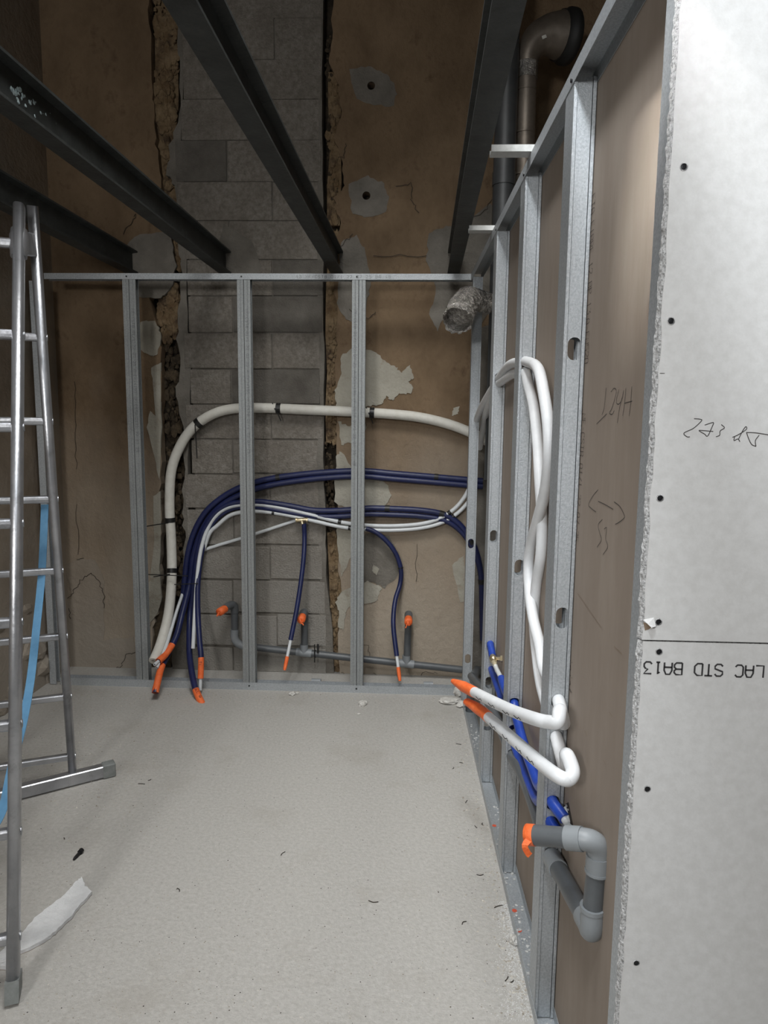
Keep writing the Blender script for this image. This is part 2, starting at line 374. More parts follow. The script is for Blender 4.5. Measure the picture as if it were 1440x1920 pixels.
wall = struct('wall_back')
mb = MB(); mb.box((0.5, WALL + 0.19, 2.0), (5.4, 0.2, 4.1)); o = mb.build('backing', 'cavity', wall)
def W(x, y, off=0.0):
    p = at_y(x, y, WALL); return Vector((p.x, WALL - off, p.z))
def hole(c, r, n=14): return [Vector((c.x + r * math.cos(2 * math.pi * k / n), WALL, c.z + r * math.sin(2 * math.pi * k / n))) for k in range(n)]
# left panel of brown plaster: ragged right edge along the open crack
le = [(278, -60), (280, 40), (284, 150), (288, 205), (292, 268), (302, 335), (298, 380), (318, 430), (320, 500), (292, 512), (280, 560), (300, 640), (303, 700), (300, 790), (303, 850), (300, 920), (302, 985), (297, 1060), (300, 1130), (286, 1180), (282, 1240), (286, 1330)]
edge = jag([W(*p) for p in le], 0.008, 5, 3)
out = edge + [Vector((edge[-1].x, WALL, -0.0)), Vector((LW, WALL, 0.0)), Vector((LW, WALL, 4.0)), Vector((edge[0].x, WALL, 4.0))]
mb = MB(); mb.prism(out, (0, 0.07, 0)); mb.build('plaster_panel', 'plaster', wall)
# right panel, ragged left edge, two drilled holes
re_ = [(627, -60), (622, 60), (618, 120), (632, 150), (640, 210), (628, 260), (640, 300), (648, 350), (626, 372), (640, 420), (622, 470), (628, 540), (634, 600), (628, 680), (632, 760), (630, 830), (636, 900), (632, 980), (634, 1060), (642, 1130), (634, 1200), (640, 1330)]
edge = jag([W(*p) for p in re_], 0.007, 5, 5)
out = edge + [Vector((edge[-1].x, WALL, 0.0)), Vector((3.0, WALL, 0.0)), Vector((3.0, WALL, 4.0)), Vector((edge[0].x, WALL, 4.0))]
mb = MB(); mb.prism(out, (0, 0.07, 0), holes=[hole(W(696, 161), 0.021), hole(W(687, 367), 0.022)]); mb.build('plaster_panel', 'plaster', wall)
# column of concrete blocks: courses and joints as they read
cy = [-35, 34, 112, 186, 263, 341, 414, 487, 555, 624, 692, 758, 824, 889, 955, 1022, 1087, 1151, 1212, 1276, 1335]
joints = [None, 515, 437, 512, 426, 511, 430, 511, 437, 511, 434, 509, 437, 507, 439, 507, 437, 520, 438, 512]
dark = {(7, 1), (8, 1), (10, 1), (4, 0)}
lx = [338, 340, 342, 338, 328, 332, 345, 350, 352, 345, 356, 348, 358, 346, 350, 352, 352, 352, 350, 350]
rx = [604, 604, 603, 602, 603, 604, 605, 606, 605, 600, 600, 606, 604, 605, 606, 605, 610, 612, 612, 612]
rnd = random.Random(11)
for i in range(len(cy) - 1):
    xs = [lx[i]] + ([joints[i]] if joints[i] else []) + [rx[i]]
    for k in range(len(xs) - 1):
        a = W(xs[k], cy[i]); b = W(xs[k + 1], cy[i + 1]); g = 0.0022
        x0, x1, z1, z0 = a.x + g, b.x - g, a.z - g, b.z + g
        if z0 < 0.0: z0 = 0.0
        if z1 - z0 < 0.02: continue
        pr = rnd.uniform(0.001, 0.006)
        mb = MB(); mb.box(((x0 + x1) / 2, WALL + 0.04 - pr, (z0 + z1) / 2), (x1 - x0, 0.08, z1 - z0), bev=0.0022)
        mb.build('block', 'block_dark' if (i, k) in dark else 'block', wall)
# mortar behind the joints and the rough mortar ear along the block ends
mb = MB(); a = W(340, -60); b = W(606, 1330); mb.box(((a.x + b.x) / 2, WALL + 0.040, 2.0), (b.x - a.x - 0.01, 0.07, 4.0)); mb.build('mortar_bed', 'mortar', wall)
el = jag([W(*p) for p in [(333, -60), (332, 60), (338, 110), (340, 200), (318, 275), (314, 330), (330, 350), (336, 480), (341, 500), (338, 560), (332, 620), (336, 680), (330, 740), (344, 800), (346, 880), (342, 950), (346, 1010), (342, 1100), (330, 1150), (322, 1240), (326, 1330)]], 0.01, 5, 8)
er = jag([W(*p) for p in [(352, 1330), (352, 900), (358, 700), (350, 560), (352, 400), (340, 300), (345, 110), (344, -60)]], 0.006, 5, 9)
mb = MB(); mb.prism([p for p in el + er], (0, 0.06, 0)); tag(mb.build('mortar_edge', 'mortar', wall))
el = jag([W(*p) for p in [(596, -60), (598, 200), (594, 420), (598, 640), (600, 760), (594, 860), (598, 980), (600, 1090), (598, 1330)]], 0.004, 5, 18)
er = jag([W(*p) for p in [(628, 1330), (624, 1180), (612, 1080), (610, 980), (606, 860), (608, 700), (606, 560), (606, 380), (604, 150), (606, -60)]], 0.004, 5, 19)
mb = MB(); mb.prism([p + Vector((0, -0.002, 0)) for p in el + er], (0, 0.06, 0)); mb.build('mortar_edge', 'mortar', wall)
# rubble packed in the two cracks
def filler(pts, wd, dep, seed, m='rubble'):
    L_ = jag([W(x - wd, y) for x, y in pts], 0.006, 4, seed); R_ = jag([W(x + wd, y) for x, y in reversed(pts)], 0.006, 4, seed + 1)
    b = MB(); b.prism([p + Vector((0, dep, 0)) for p in L_ + R_], (0, 0.05, 0)); b.build('crack_filling', m, wall)
filler([(626, 130), (628, 250), (624, 420)], 12, .030, 60)
filler([(624, 430), (622, 560), (622, 830)], 12, .034, 62)
filler([(624, 1000), (632, 1150), (634, 1300)], 12, .030, 64)
filler([(308, -40), (308, 240), (316, 350), (326, 500)], 22, .045, 66)
filler([(310, 530), (318, 628)], 18, .040, 68)
filler([(300, 1100), (296, 1180), (292, 1330)], 26, .022, 70, 'dark_rubble')
def rubble(segs, seed, m, rmin, rmax, dens):
    global n_rock
    b = MB(); rnd = random.Random(seed)
    for (a, c, sp, deep) in segs:
        L = math.hypot(c[0] - a[0], c[1] - a[1])
        for q in range(int(L * dens * sp / 14)):
            t = rnd.random(); x = a[0] + (c[0] - a[0]) * t + rnd.uniform(-sp, sp); y = a[1] + (c[1] - a[1]) * t
            p = W(x, y); r = rmin + (rmax - rmin) * rnd.random() ** 2; p.y = WALL + .012 + deep * rnd.uniform(0.2, 0.9)
            rock(b, p, r, seed * 500 + q + int(x), 1 if r < .016 else 2, (rnd.uniform(.6, 1.1), .55, rnd.uniform(.8, 1.7)))
    tag(b.build('crack_rubble', m, wall), kind='stuff')
rubble([((306, -20), (312, 130), 20, .03), ((300, 130), (312, 240), 17, .035), ((306, 200), (322, 300), 14, .04), ((316, 300), (312, 350), 10, .05), ((326, 400), (330, 500), 9, .05), ((308, 530), (318, 640), 17, .03)], 2, 'rubble', .006, .030, .95)
rubble([((320, 620), (322, 900), 17, .13), ((322, 900), (326, 1120), 15, .12), ((300, 1140), (300, 1280), 26, .07)], 3, 'dark_rubble', .005, .028, .9)
rubble([((624, 150), (630, 240), 8, .03), ((622, 240), (624, 420), 8, .035), ((626, 430), (622, 560), 8, .04), ((622, 600), (624, 830), 10, .025), ((626, 1000), (634, 1300), 9, .03)], 4, 'rubble', .004, .020, .9)
rubble([((616, 60), (616, 330), 5, .06), ((620, 330), (628, 372), 10, .05), ((616, 830), (618, 1000), 8, .06)], 5, 'dark_rubble', .004, .018, .9)
# thin sheets of paler render and grey repair mortar left on the plaster
def patch(pts, m, th, seed, amp=0.006, n=5, hl=()):
    P = [W(*p) for p in pts]; P = jag(P + [P[0]], amp, n, seed)[:-1]
    b = MB(); b.prism([p + Vector((0, -th, 0)) for p in P], (0, th + 0.01, 0), holes=[[p + Vector((0, -th, 0)) for p in hole(W(*q[:2]), q[2])] for q in hl]); return b.build('render_patch', m, wall)
patch([(640, 668), (662, 652), (705, 660), (722, 676), (742, 688), (752, 700), (768, 684), (776, 708), (764, 716), (774, 724), (770, 738), (748, 738), (736, 752), (726, 742), (716, 758), (690, 762), (660, 768), (630, 764), (628, 730), (640, 700)], 'patch', 0.005, 1)
patch([(634, 790), (655, 800), (676, 780), (688, 800), (672, 840), (655, 830), (640, 836)], 'patch', 0.004, 2)
patch([(630, 856), (640, 846), (660, 880), (690, 885), (724, 905), (734, 930), (720, 950), (690, 960), (650, 956), (628, 940)], 'patch', 0.005, 3)
patch([(632, 970), (664, 990), (660, 1040), (640, 1080), (632, 1030)], 'patch', 0.004, 4)
patch([(640, 1110), (662, 1100), (690, 1090), (716, 1100), (708, 1124), (690, 1132), (664, 1128), (640, 1160), (630, 1130)], 'patch', 0.005, 5)
patch([(686, 1000), (730, 1006), (748, 1040), (746, 1080), (720, 1104), (700, 1090), (664, 1096), (664, 1020)], 'mortar', 0.003, 6)
patch([(700, 1058), (712, 1066), (706, 1078), (698, 1070)], 'patch', 0.007, 7, 0.003)
patch([(636, 1140), (648, 1150), (644, 1180), (634, 1176)], 'patch', 0.006, 27, 0.003)
patch([(640, 455), (668, 440), (684, 466), (696, 520), (690, 560), (676, 606), (650, 600), (632, 570), (636, 500)], 'mortar', 0.004, 8)
patch([(804, 438), (836, 424), (868, 424), (920, 380), (932, 400), (936, 560), (900, 610), (870, 600), (850, 560), (820, 620), (806, 590), (818, 540), (800, 490)], 'mortar', 0.004, 9)
patch([(655, 130), (690, 124), (726, 140), (744, 170), (738, 200), (700, 196), (668, 186)], 'mortar', 0.0025, 10, hl=[(696, 161, .021)])
patch([(654, 345), (690, 330), (720, 345), (730, 370), (722, 398), (690, 408), (660, 400)], 'mortar', 0.0025, 11, hl=[(687, 367, .022)])
patch([(222, 470), (262, 440), (320, 436), (330, 500), (322, 540), (300, 560), (252, 556), (236, 520)], 'mortar', 0.004, 12)
patch([(264, 604), (290, 600), (303, 625), (296, 665), (282, 668), (264, 655)], 'patch', 0.005, 13)
patch([(284, 690), (302, 680), (303, 800), (300, 900), (290, 860), (276, 800), (282, 770), (292, 780), (288, 730)], 'patch', 0.004, 14, 0.0035, 4)
patch([(288, 930), (300, 920), (302, 1000), (298, 1100), (284, 1120), (282, 1080), (290, 1010)], 'patch', 0.004, 15, 0.003, 3)
patch([(262, 1110), (300, 1070), (304, 1120), (296, 1150), (272, 1180), (260, 1160)], 'patch', 0.0058, 16, 0.003, 3)
patch([(420, 420), (470, 450), (490, 500), (466, 546), (420, 540), (408, 470)], 'mortar', 0.006, 22)
patch([(120, 1060), (150, 1046), (180, 1052), (196, 1090), (196, 1200), (250, 1195), (266, 1290), (90, 1290), (100, 1180), (136, 1120)], 'plaster_left', 0.004, 17)
patch([(848, 1060), (870, 1040), (880, 1120), (864, 1130)], 'patch', 0.003, 21)
patch([(850, 765), (862, 762), (858, 776), (848, 780)], 'patch', 0.003, 20, 0.003)
patch([(885, 620), (960, 600), (980, 1300), (880, 1300)], 'mortar', 0.003, 24)
mb = MB(); rnd = random.Random(5)        # fine open cracks in the plaster
def crack(pts, wd, seed):
    P = jag([W(*p) for p in pts], 0.008, 6, seed); ribbon(mb, P, wd, (0, -1, 0), 0.0065)
for i, c in enumerate([[(126, 1125), (140, 1108), (150, 1088), (172, 1074)], [(172, 1074), (186, 1090), (196, 1112), (196, 1140)], [(140, 1258), (190, 1254), (226, 1250), (238, 1226), (256, 1222)], [(146, 1050), (158, 1046)], [(130, 1140), (134, 1160)], [(636, 466), (650, 452), (662, 440)], [(648, 270), (646, 295), (632, 300)], [(742, 350), (772, 345), (770, 375), (786, 400)], [(880, 408), (908, 398), (922, 375)], [(655, 580), (690, 598), (704, 585)], [(700, 480), (800, 480)], [(232, 440), (250, 412), (256, 402)], [(268, 1190), (284, 1166)], [(640, 1260), (660, 1275), (700, 1282)], [(780, 1275), (795, 1260), (820, 1262)], [(700, 1262), (720, 1272), (760, 1268)], [(140, 715), (143, 800), (144, 880)], [(145, 945), (147, 1040)], [(782, 1020), (780, 1090)], [(660, 1200), (690, 1210), (692, 1240)]]):
    crack(c, 0.0032 if i < 12 else 0.0022, 40 + i)
tag(mb.build('hairline_crack', 'crack', wall), kind='stuff')
# rough stone footing showing low on the left wall
mb = MB(); rnd = random.Random(9)
for q in range(26):
    rock(mb, (LW - 0.02, rnd.uniform(2.6, 3.9), rnd.uniform(0.02, 0.5)), rnd.uniform(0.04, 0.09), 300 + q, 2, (0.6, 1.1, 0.8))
foot = mb.build('stone_footing', 'plaster_left'); tag(foot, 'rough brown stone footing at the foot of the left wall behind the ladder', 'stonework', kind='stuff')

# ------------------------------------------------------------------ steel beams
def beam(xc, label, w=0.066, h=0.12, z=2.285, y1=WALL + 0.06, y0=-1.5):
    t = thing('steel_beam', label, 'beam', (xc, 1.2, z), 'steel joists overhead')
    tf, tw = 0.008, 0.006
    pr = [(-w/2, 0), (w/2, 0), (w/2, tf), (tw/2, tf + .004), (tw/2, h - tf - .004), (w/2, h - tf), (w/2, h), (-w/2, h), (-w/2, h - tf), (-tw/2, h - tf - .004), (-tw/2, tf + .004), (-w/2, tf)]
    k = 0.0115                                # the joists run a touch to the right towards the wall
    b = MB(); b.prism([Vector((xc + a + k * (y0 - 1.45), y0, z + d)) for a, d in pr], (k * (y1 - y0), y1 - y0, 0)); b.build('joist_section', 'beam', t)
    return t
b1 = beam(-1.615, 'dark steel joist passing over the ladder top, leftmost of the ceiling joists')
b2 = beam(-1.090, 'dark steel joist with pale spatter on its web, second from the left')
b3 = beam(-0.470, 'dark steel joist ending at the right side of the block column')
b4 = beam(0.168, 'dark steel joist beside the grey ducts, nearest the stud partition')
beam(0.80, 'dark steel joist beyond the stud partition')
mb = MB(); rnd = random.Random(4)
for (px, py, n_) in [(28, 172, 14), (38, 178, 14), (60, 192, 10), (80, 210, 8), (110, 240, 6)]:
    for q in range(n_):
        d = ray(px + rnd.gauss(0, 6), py + rnd.gauss(0, 5)); k = -1.081 / d.x; p = EYE + d * k
        if 2.297 < p.z < 2.395: rock(mb, p, rnd.uniform(.003, .008), 900 + q, 1, (0.35, 1, 1))
if mb.v: tag(mb.build('pale_spatter', 'spatter', b2), 'pale blue-white splashes stuck to the web', kind='stuff')

# ------------------------------------------------------------------ metal framing of the back wall
YF, YB = 3.66, 3.708
TOP = 2.229
t = thing('top_track', 'galvanised head track screwed under the joists along the back wall', 'metal track', (-0.8, YF, 2.2))
mb = MB(); XL, XR = -1.94, 0.285
mb.box(((XL + XR) / 2, YF, TOP - .015), (XR - XL, 0.002, 0.030)); mb.box(((XL + XR) / 2, YB, TOP - .015), (XR - XL, 0.002, 0.030)); mb.box(((XL + XR) / 2, (YF + YB) / 2, TOP - .001), (XR - XL, YB - YF, 0.002))
mb.build('channel', 'galv', t)
mb = MB()
for x in (-1.493, -0.893, -0.298):
    mb = MB(); mb.tube([(x - .01, YF - .001, TOP - .016), (x - .01, YF - .004, TOP - .016)], 0.0045, 8); mb.build('screw_head', 'screw', t)
mb = MB(); lettering(mb, '43 NF-CSTB 01/1 22 07 25 BA 48', (-0.62, YF - .0012, TOP - .023), UX, UZ, 0.014, 0.0016, (0, -1, 0), 7); mb.build('printed_text', 'faint_ink', t)
t = thing('floor_track', 'galvanised floor track along the foot of the back wall', 'metal track', (-0.8, YF, 0))
mb = MB()
for (y_) in (YF, YB): mb.box(((XL + XR) / 2 - .02, y_, .021), (XR - XL, 0.002, 0.042))
mb.box(((XL + XR) / 2 - .02, (YF + YB) / 2, .001), (XR - XL, YB - YF, 0.002)); mb.build('channel', 'galv', t)
for x in (-0.893, -0.298):
    mb = MB(); mb.tube([(x, YF - .001, .024), (x, YF - .004, .024)], 0.0045, 8); mb.build('screw_head', 'screw', t)
def flange_pair(xc, label, text, mk=True):
    t = thing('metal_stud', label, 'metal stud', (xc, YF, 0.0), 'double studs in front of the back wall')
    z0, z1 = 0.004, TOP - .004
    for sd in (-1, 1):                    # two C sections back to back
        w_, th, d_ = 0.0345, 0.0012, 0.046
        x0 = xc + sd * 0.0016; x1 = xc + sd * w_
        pr = [(x0, YF + .0015), (x1, YF + .0015), (x1, YF + .0075), (x1 - sd * th, YF + .0075), (x1 - sd * th, YF + .0015 + th), (x0 + sd * th, YF + .0015 + th), (x0 + sd * th, YF + d_ - th), (x1 - sd * th, YF + d_ - th), (x1 - sd * th, YF + d_ - .006), (x1, YF + d_ - .006), (x1, YF + d_), (x0, YF + d_)]
        # a shallow pressed groove down the face
        g0, g1, gm = x0 + sd * .014, x0 + sd * .019, x0 + sd * .0165
        pr = pr[:1] + [(g0, YF + .0015), (gm, YF + .0028), (g1, YF + .0015)] + pr[1:]
        b = MB(); b.prism([Vector((x, y, z0)) for x, y in pr], (0, 0, z1 - z0)); c = b.build('channel', 'galv_dull', t)
    if text:
        b = MB(); lettering(b, text, (xc + text_off, YF, 2.05), -UZ, UX, 0.013, 0.0014, (0, -1, 0), 6.5); b.build('printed_text', 'faint_ink', t)
    return t
text_off = 0.010
flange_pair(-1.493, 'double galvanised stud left of the dark wall crack and the cream hose', 'NF-CSTB 01/1 22 07 25 A-EN14195 NF-CSTB 01/1 22 07 25')
flange_pair(-0.893, 'double galvanised stud standing before the middle of the block column', 'NF-CSTB 01/1 22 07 25 A-EN14195 NF-CSTB 01/1 22 07 25')
text_off = -0.024
flange_pair(-0.298, 'double galvanised stud standing before the pale render patches', 'NF-CSTB 01/1 22 07 25 A-EN14195 NF-CSTB 01/1 22 07 25 M48')
# end stud against the left wall
t = thing('metal_stud', 'single galvanised stud in the far left corner behind the ladder', 'metal stud', (-1.97, YF, 0))
mb = MB(); mb.sweep([(-1.985, YF + .02, 0.004), (-1.985, YF + .02, 2.19)], [(-.034, -.024), (-.034, .024), (.002, .024), (.002, .018), (.0, .018), (.0, .022), (-.032, .022), (-.032, -.022), (0, -.022), (0, -.018), (.002, -.018), (.002, -.024)], UX); mb.build('channel', 'galv', t)

# ------------------------------------------------------------------ stud partition on the right
def obl(s, t0, z, w_, h_, n=8):          # oblong hole outline in a stud web, at partition depth s
    P = []; r = w_ / 2
    for k in range(n + 1): a = math.pi * k / n; P.append((t0 + r * math.cos(a), z + h_ / 2 - r + r * math.sin(a)))
    for k in range(n + 1): a = math.pi + math.pi * k / n; P.append((t0 + r * math.cos(a), z - h_ / 2 + r + r * math.sin(a)))
    return P
def holed(b, se, t0, t1, za, zb, h_, th):   # rectangle of stud web pierced by one oblong hole
    P = obl(se, *h_); P = P[:len(P)]; cx, cz = min(max(h_[0], t0 + .004), t1 - .004), h_[1]
    P = [(min(max(p[0], t0 + .0005), t1 - .0005), p[1]) for p in P]; n = len(P); Q = []
    for x, z in P:
        dx, dz = x - cx, z - cz; ks = []
        if dx > 1e-6: ks.append(((t1 - cx) / dx, 0))
        if dx < -1e-6: ks.append(((t0 - cx) / dx, 2))
        if dz > 1e-6: ks.append(((zb - cz) / dz, 1))
        if dz < -1e-6: ks.append(((za - cz) / dz, 3))
        k, sd = min(ks); Q.append((cx + dx * k, cz + dz * k, sd))
    C = {(0, 1): (t1, zb), (1, 2): (t0, zb), (2, 3): (t0, za), (3, 0): (t1, za)}
    vs = [pp(se, x, z) for x, z in P] + [pp(se, q[0], q[1]) for q in Q]; fs = []
    for i in range(n):
        j = (i + 1) % n; fs.append((i, j, n + j, n + i)); a_, b_ = Q[i][2], Q[j][2]
        while a_ != b_:
            c_ = (a_ + 1) % 4; vs.append(pp(se, *C[(a_, c_)])); k_ = len(vs) - 1
            prev = n + i if a_ == Q[i][2] else k_ - 1
            fs.append((prev, k_, n + j)); a_ = c_
    b.add(vs, fs)
    vs2 = [v + PU * th for v in vs[:n]]; b.add(list(vs[:n]) + vs2, [(i, (i + 1) % n, n + (i + 1) % n, n + i) for i in range(n)])
def pstud(s, label, holes, ztop, double=True, text=None):
    t = thing('metal_stud', label, 'metal stud', pp(s, 0.024, 0), 'studs of the right-hand partition')
    z0, z1, th = 0.004, ztop, 0.0012; Wd = 0.048
    for kk in range(2 if double else 1):
        s0 = s + kk * (th + .0004); dr = -1 if kk else 1
        b = MB()
        if kk == 0: se, s_back = s0, s0 + 0.035
        else: se, s_back = s0 + 0.0352, s0 + 0.0352 + 0.035
        # web with its pressed grooves: strips between the grooves stand 1.6 mm proud
        hs = sorted(holes, key=lambda h_: h_[1]); zc = [z0] + [(hs[i][1] + hs[i + 1][1]) / 2 for i in range(len(hs) - 1)] + [z1]
        for i, h_ in enumerate(hs):
            holed(b, se, 0.009, 0.039, zc[i], zc[i + 1], h_, th)
        for a0, a1 in ((0.0, 0.0078), (0.0402, Wd)):
            b.prism([pp(se - .0026, a0, z0), pp(se - .0026, a1, z0), pp(se - .0026, a1, z1), pp(se - .0026, a0, z1)], PU * th)
        for a0, a1, sa, sb in ((0.0076, 0.0092, .004, .004), (0.0388, 0.0404, .004, .004)):
            b.prism([pp(se + sa, a0, z0), pp(se + sb, a1, z0), pp(se + sb, a1, z1), pp(se + sa, a0, z1)], PU * th)
        for tt in (0.0006, Wd - 0.0006):  # flanges running away from the web
            b.prism([pp(se - .0026, tt - .0006, z0), pp(s_back, tt - .0006, z0), pp(s_back, tt - .0006, z1), pp(se - .0026, tt - .0006, z1)], PN * th)
        for a0, a1 in ((0.0, 0.006), (Wd - .006, Wd)):
            b.prism([pp(s_back - th, a0, z0), pp(s_back - th, a1, z0), pp(s_back - th, a1, z1), pp(s_back - th, a0, z1)], PU * th)
        b.build('channel', 'galv', t)
    return t
HW, HH = 0.030, 0.050
PT = 2.205
pstud(1.584, 'tall galvanised stud nearest the camera, white hoses bent out through its web', [(0.0255, 1.645, HW, HH), (0.0255, 1.034, HW, HH), (0.0255, 0.832, 0.036, 0.036), (0.0245, 0.742, 0.036, 0.036), (0.023, 0.577, 0.038, 0.038), (0.021, 0.525, 0.036, 0.036), (0.0235, 0.44, 0.042, 0.046)], PT)
pstud(2.150, 'galvanised stud with two white hoses arching out of its upper slot', [(0.024, 1.648, HW, HH), (0.024, 1.034, HW, HH), (0.024, 0.587, 0.040, 0.042), (0.023, 0.50, 0.034, 0.034), (0.024, 0.412, 0.042, 0.046)], PT)
pstud(2.735, 'galvanised stud with a brass valve hanging at its lower slot', [(0.024, 1.648, HW, HH), (0.024, 1.036, HW, HH), (0.024, 0.588, 0.036, 0.04), (0.024, 0.432, HW, HH), (0.023, 0.25, 0.042, 0.046)], PT - .01)
pstud(3.56, 'dark galvanised stud closing the partition at the back corner', [(0.024, 0.862, HW, HH), (0.024, 0.245, HW, HH)], PT - .01, False)
# rail at the free end of the partition, seen as a narrow strip beside the white boards
t = thing('metal_stud', 'galvanised end stud shown as a narrow strip beside the white boards', 'metal stud', pp(1.02, .02, 0))
mb = MB(); z0, z1 = 0.003, 2.45
for (a, b_) in (((1.018, 0), (1.053, 0)), ((1.018, 0.0468), (1.053, 0.0468))):
    mb.prism([pp(a[0], a[1], z0), pp(b_[0], b_[1], z0), pp(b_[0], b_[1], z1), pp(a[0], a[1], z1)], PN * .0012)
mb.prism([pp(1.018, 0, z0), pp(1.018, .048, z0), pp(1.018, .048, z1), pp(1.018, 0, z1)], PU * .0012)
mb.build('channel', 'galv', t)
# head and floor tracks of the partition
def ptrack(name, label, z, up, s0=1.054, s1=3.655, lip=0.03):
    t = thing(name, label, 'metal track', pp(2.3, .024, z))
    b = MB(); sg = 1 if up else -1
    for a0, a1, c0, c1 in ((-.0014, -.0002, 0, lip), (.0482, .0494, 0, lip), (-.0014, .0494, 0, .0014)):
        b.prism([pp(s0, a0, z + sg * c0), pp(s1, a0, z + sg * c0), pp(s1, a0, z + sg * c1), pp(s0, a0, z + sg * c1)], PN * (a1 - a0))
    b.build('channel', 'galv', t); return t
ptop = ptrack('top_track', 'dark galvanised head track running over the right-hand studs', 2.228, False, lip=0.034)
pbot = ptrack('floor_track', 'dusty galvanised floor track under the right-hand studs', 0.0, True, lip=0.032)
for s in (1.584, 2.150, 2.735):
    mb = MB(); mb.tube([pp(s + .012, -.001, 2.203), pp(s + .012, -.005, 2.203)], 0.0045, 8); mb.build('screw_head', 'screw', ptop)
mb = MB(); rnd = random.Random(3)
for (s0_, s1_, nn) in ((1.6, 2.0, 55), (2.05, 2.6, 55), (2.75, 3.3, 60), (1.45, 1.58, 25)):
    for q in range(nn): rock(mb, pp(rnd.uniform(s0_, s1_), rnd.uniform(.003, .045), .003), rnd.uniform(.0015, .006), 700 + q, 1, (1, 1, .5))
tag(mb.build('gypsum_crumbs', 'pale_tint', pbot), 'white gypsum crumbs lying in the track', kind='stuff')
mb = MB()
for q in [(927, 1537), (966, 1672), (974, 1733)]:
    p = at_p(*q, t=0.015); p.z = .0018
    mb.tube([p, p + Vector((0, 0, .0006))], 0.008, 7)
tag(mb.build('paint_spot', 'red', pbot), 'small red paint spots')
# furring ties between the last joist and the head track
for (s, lab) in ((2.06, 'short bright furring strip from joist to head track above the middle stud'), (2.86, 'short bright furring strip from joist to head track above the far stud')):
    t = thing('furring_strip', lab, 'metal strip', (0.26, s, 2.25), 'furring strips tying the partition head')
    mb = MB(); x0, x1 = 0.200, PC + PM * s + .01; z = 2.231
    mb.sweep([(x0, s + .0235, z), (x1, s + .0235, z)], [(.0235, 0), (.0235, .018), (.0222, .018), (.0222, .0012), (-.0222, .0012), (-.0222, .018), (-.0235, .018), (-.0235, 0)], (0, 1, 0))
    mb.build('channel', 'galv_pale', t)

# brown backs of the plasterboard lining the far side of the partition
t = thing('plasterboard', 'brown-backed plasterboard closing the far side of the right-hand studs', 'plasterboard', pp(1.9, .056, 0))
mb = MB(); z1 = 2.226
mb.prism([pp(1.02, .0500, .004), pp(2.80, .0500, .004), pp(2.80, .0500, z1), pp(1.02, .0500, z1)], PN * 0.0125); mb.build('board', 'brown_board', t)
bn = -PN
def onb(x, y): return at_p(x, y, .0498)
mb = MB()
for st in [[(1137, 727), (1133, 765), (1129, 778)], [(1119, 795), (1138, 776)], [(1146, 735), (1152, 728), (1156, 735), (1148, 765), (1143, 774), (1148, 777), (1152, 770)], [(1161, 730), (1156, 752), (1160, 758), (1166, 750), (1170, 732)], [(1167, 745), (1162, 765), (1158, 793)], [(1174, 728), (1171, 760), (1168, 780)], [(1172, 756), (1186, 752)], [(1185, 725), (1183, 755), (1180, 780)],
           [(1122, 918), (1112, 930), (1104, 946), (1110, 954), (1118, 960)], [(1122, 940), (1135, 946), (1150, 955)], [(1152, 941), (1163, 950), (1171, 966), (1170, 972), (1160, 980), (1154, 983)], [(1130, 974), (1122, 984), (1125, 1000), (1128, 1012), (1120, 1026)], [(1133, 992), (1138, 990), (1136, 1010), (1140, 1025), (1131, 1040)]]:
    ribbon(mb, spline([onb(*p) for p in st], 5), 0.0015, bn)
tag(mb.build('pencil_marks', 'pencil', t), 'handwritten pencil note 124H, an arrow and 55')
mb = MB()
def vtext(txt, a, b, hgt, pen):           # runs down the board, tops towards the free end
    A, B = onb(*a), onb(*b); rt = (B - A); L = rt.length; rt.normalize()
    upv = -PU
    u = L / (len(txt) * 5.6 - 1.6); H = hgt
    org = A
    for i, ch in enumerate(txt):
        for st in GLYPH.get(ch, []):
            ribbon(mb, [org + rt * ((i * 5.6 + p[0]) * u) + upv * (p[1] * H / 6) for p in st], pen, bn)
vtext('NF-CSTB 01/1 22 07 25', (1092, 776), (1078, 1012), 0.030, 0.0018)
vtext('ETA FIBRE 12 BP 13', (1109, 370), (1101, 590), 0.030, 0.0018)
vtext('A-EN520', (1099, 600), (1096, 682), 0.030, 0.0018)
vtext('06/57', (1071, 1080), (1069, 1135), 0.030, 0.0018)
vtext('siniat', (1065, 1212), (1064, 1292), 0.045, 0.0026)
mb.build('printed_text', 'brown_ink', t)
mb = MB()
for a, b in [((1083, 1112), (1128, 1177)), ((1152, 1212), (1166, 1226)), ((1143, 1335), (1148, 1343)), ((1097, 1370), (1101, 1380)), ((1132, 1425), (1136, 1434))]:
    ribbon(mb, [onb(*a), onb(*b)], 0.0012, bn)
tag(mb.build('scratch', 'brown_edge', t))
# torn slot in the brown board where the white pipes pass through
mb = MB(); P = [onb(*q) for q in [(1058, 1510), (1066, 1504), (1074, 1545), (1080, 1556), (1066, 1556), (1056, 1530)]]
mb.prism([p + bn * .0004 for p in P], bn * .0003); tag(mb.build('torn_slot', 'crack', t), 'ragged dark slot cut for the pipes')
mb = MB(); rnd = random.Random(13)
for q in range(16): rock(mb, onb(1060 + rnd.uniform(-5, 9), 1536 + rnd.uniform(-26, 18)) + bn * .002, rnd.uniform(.002, .006), 1200 + q, 1)
tag(mb.build('torn_edge', 'gypsum', t), kind='stuff')

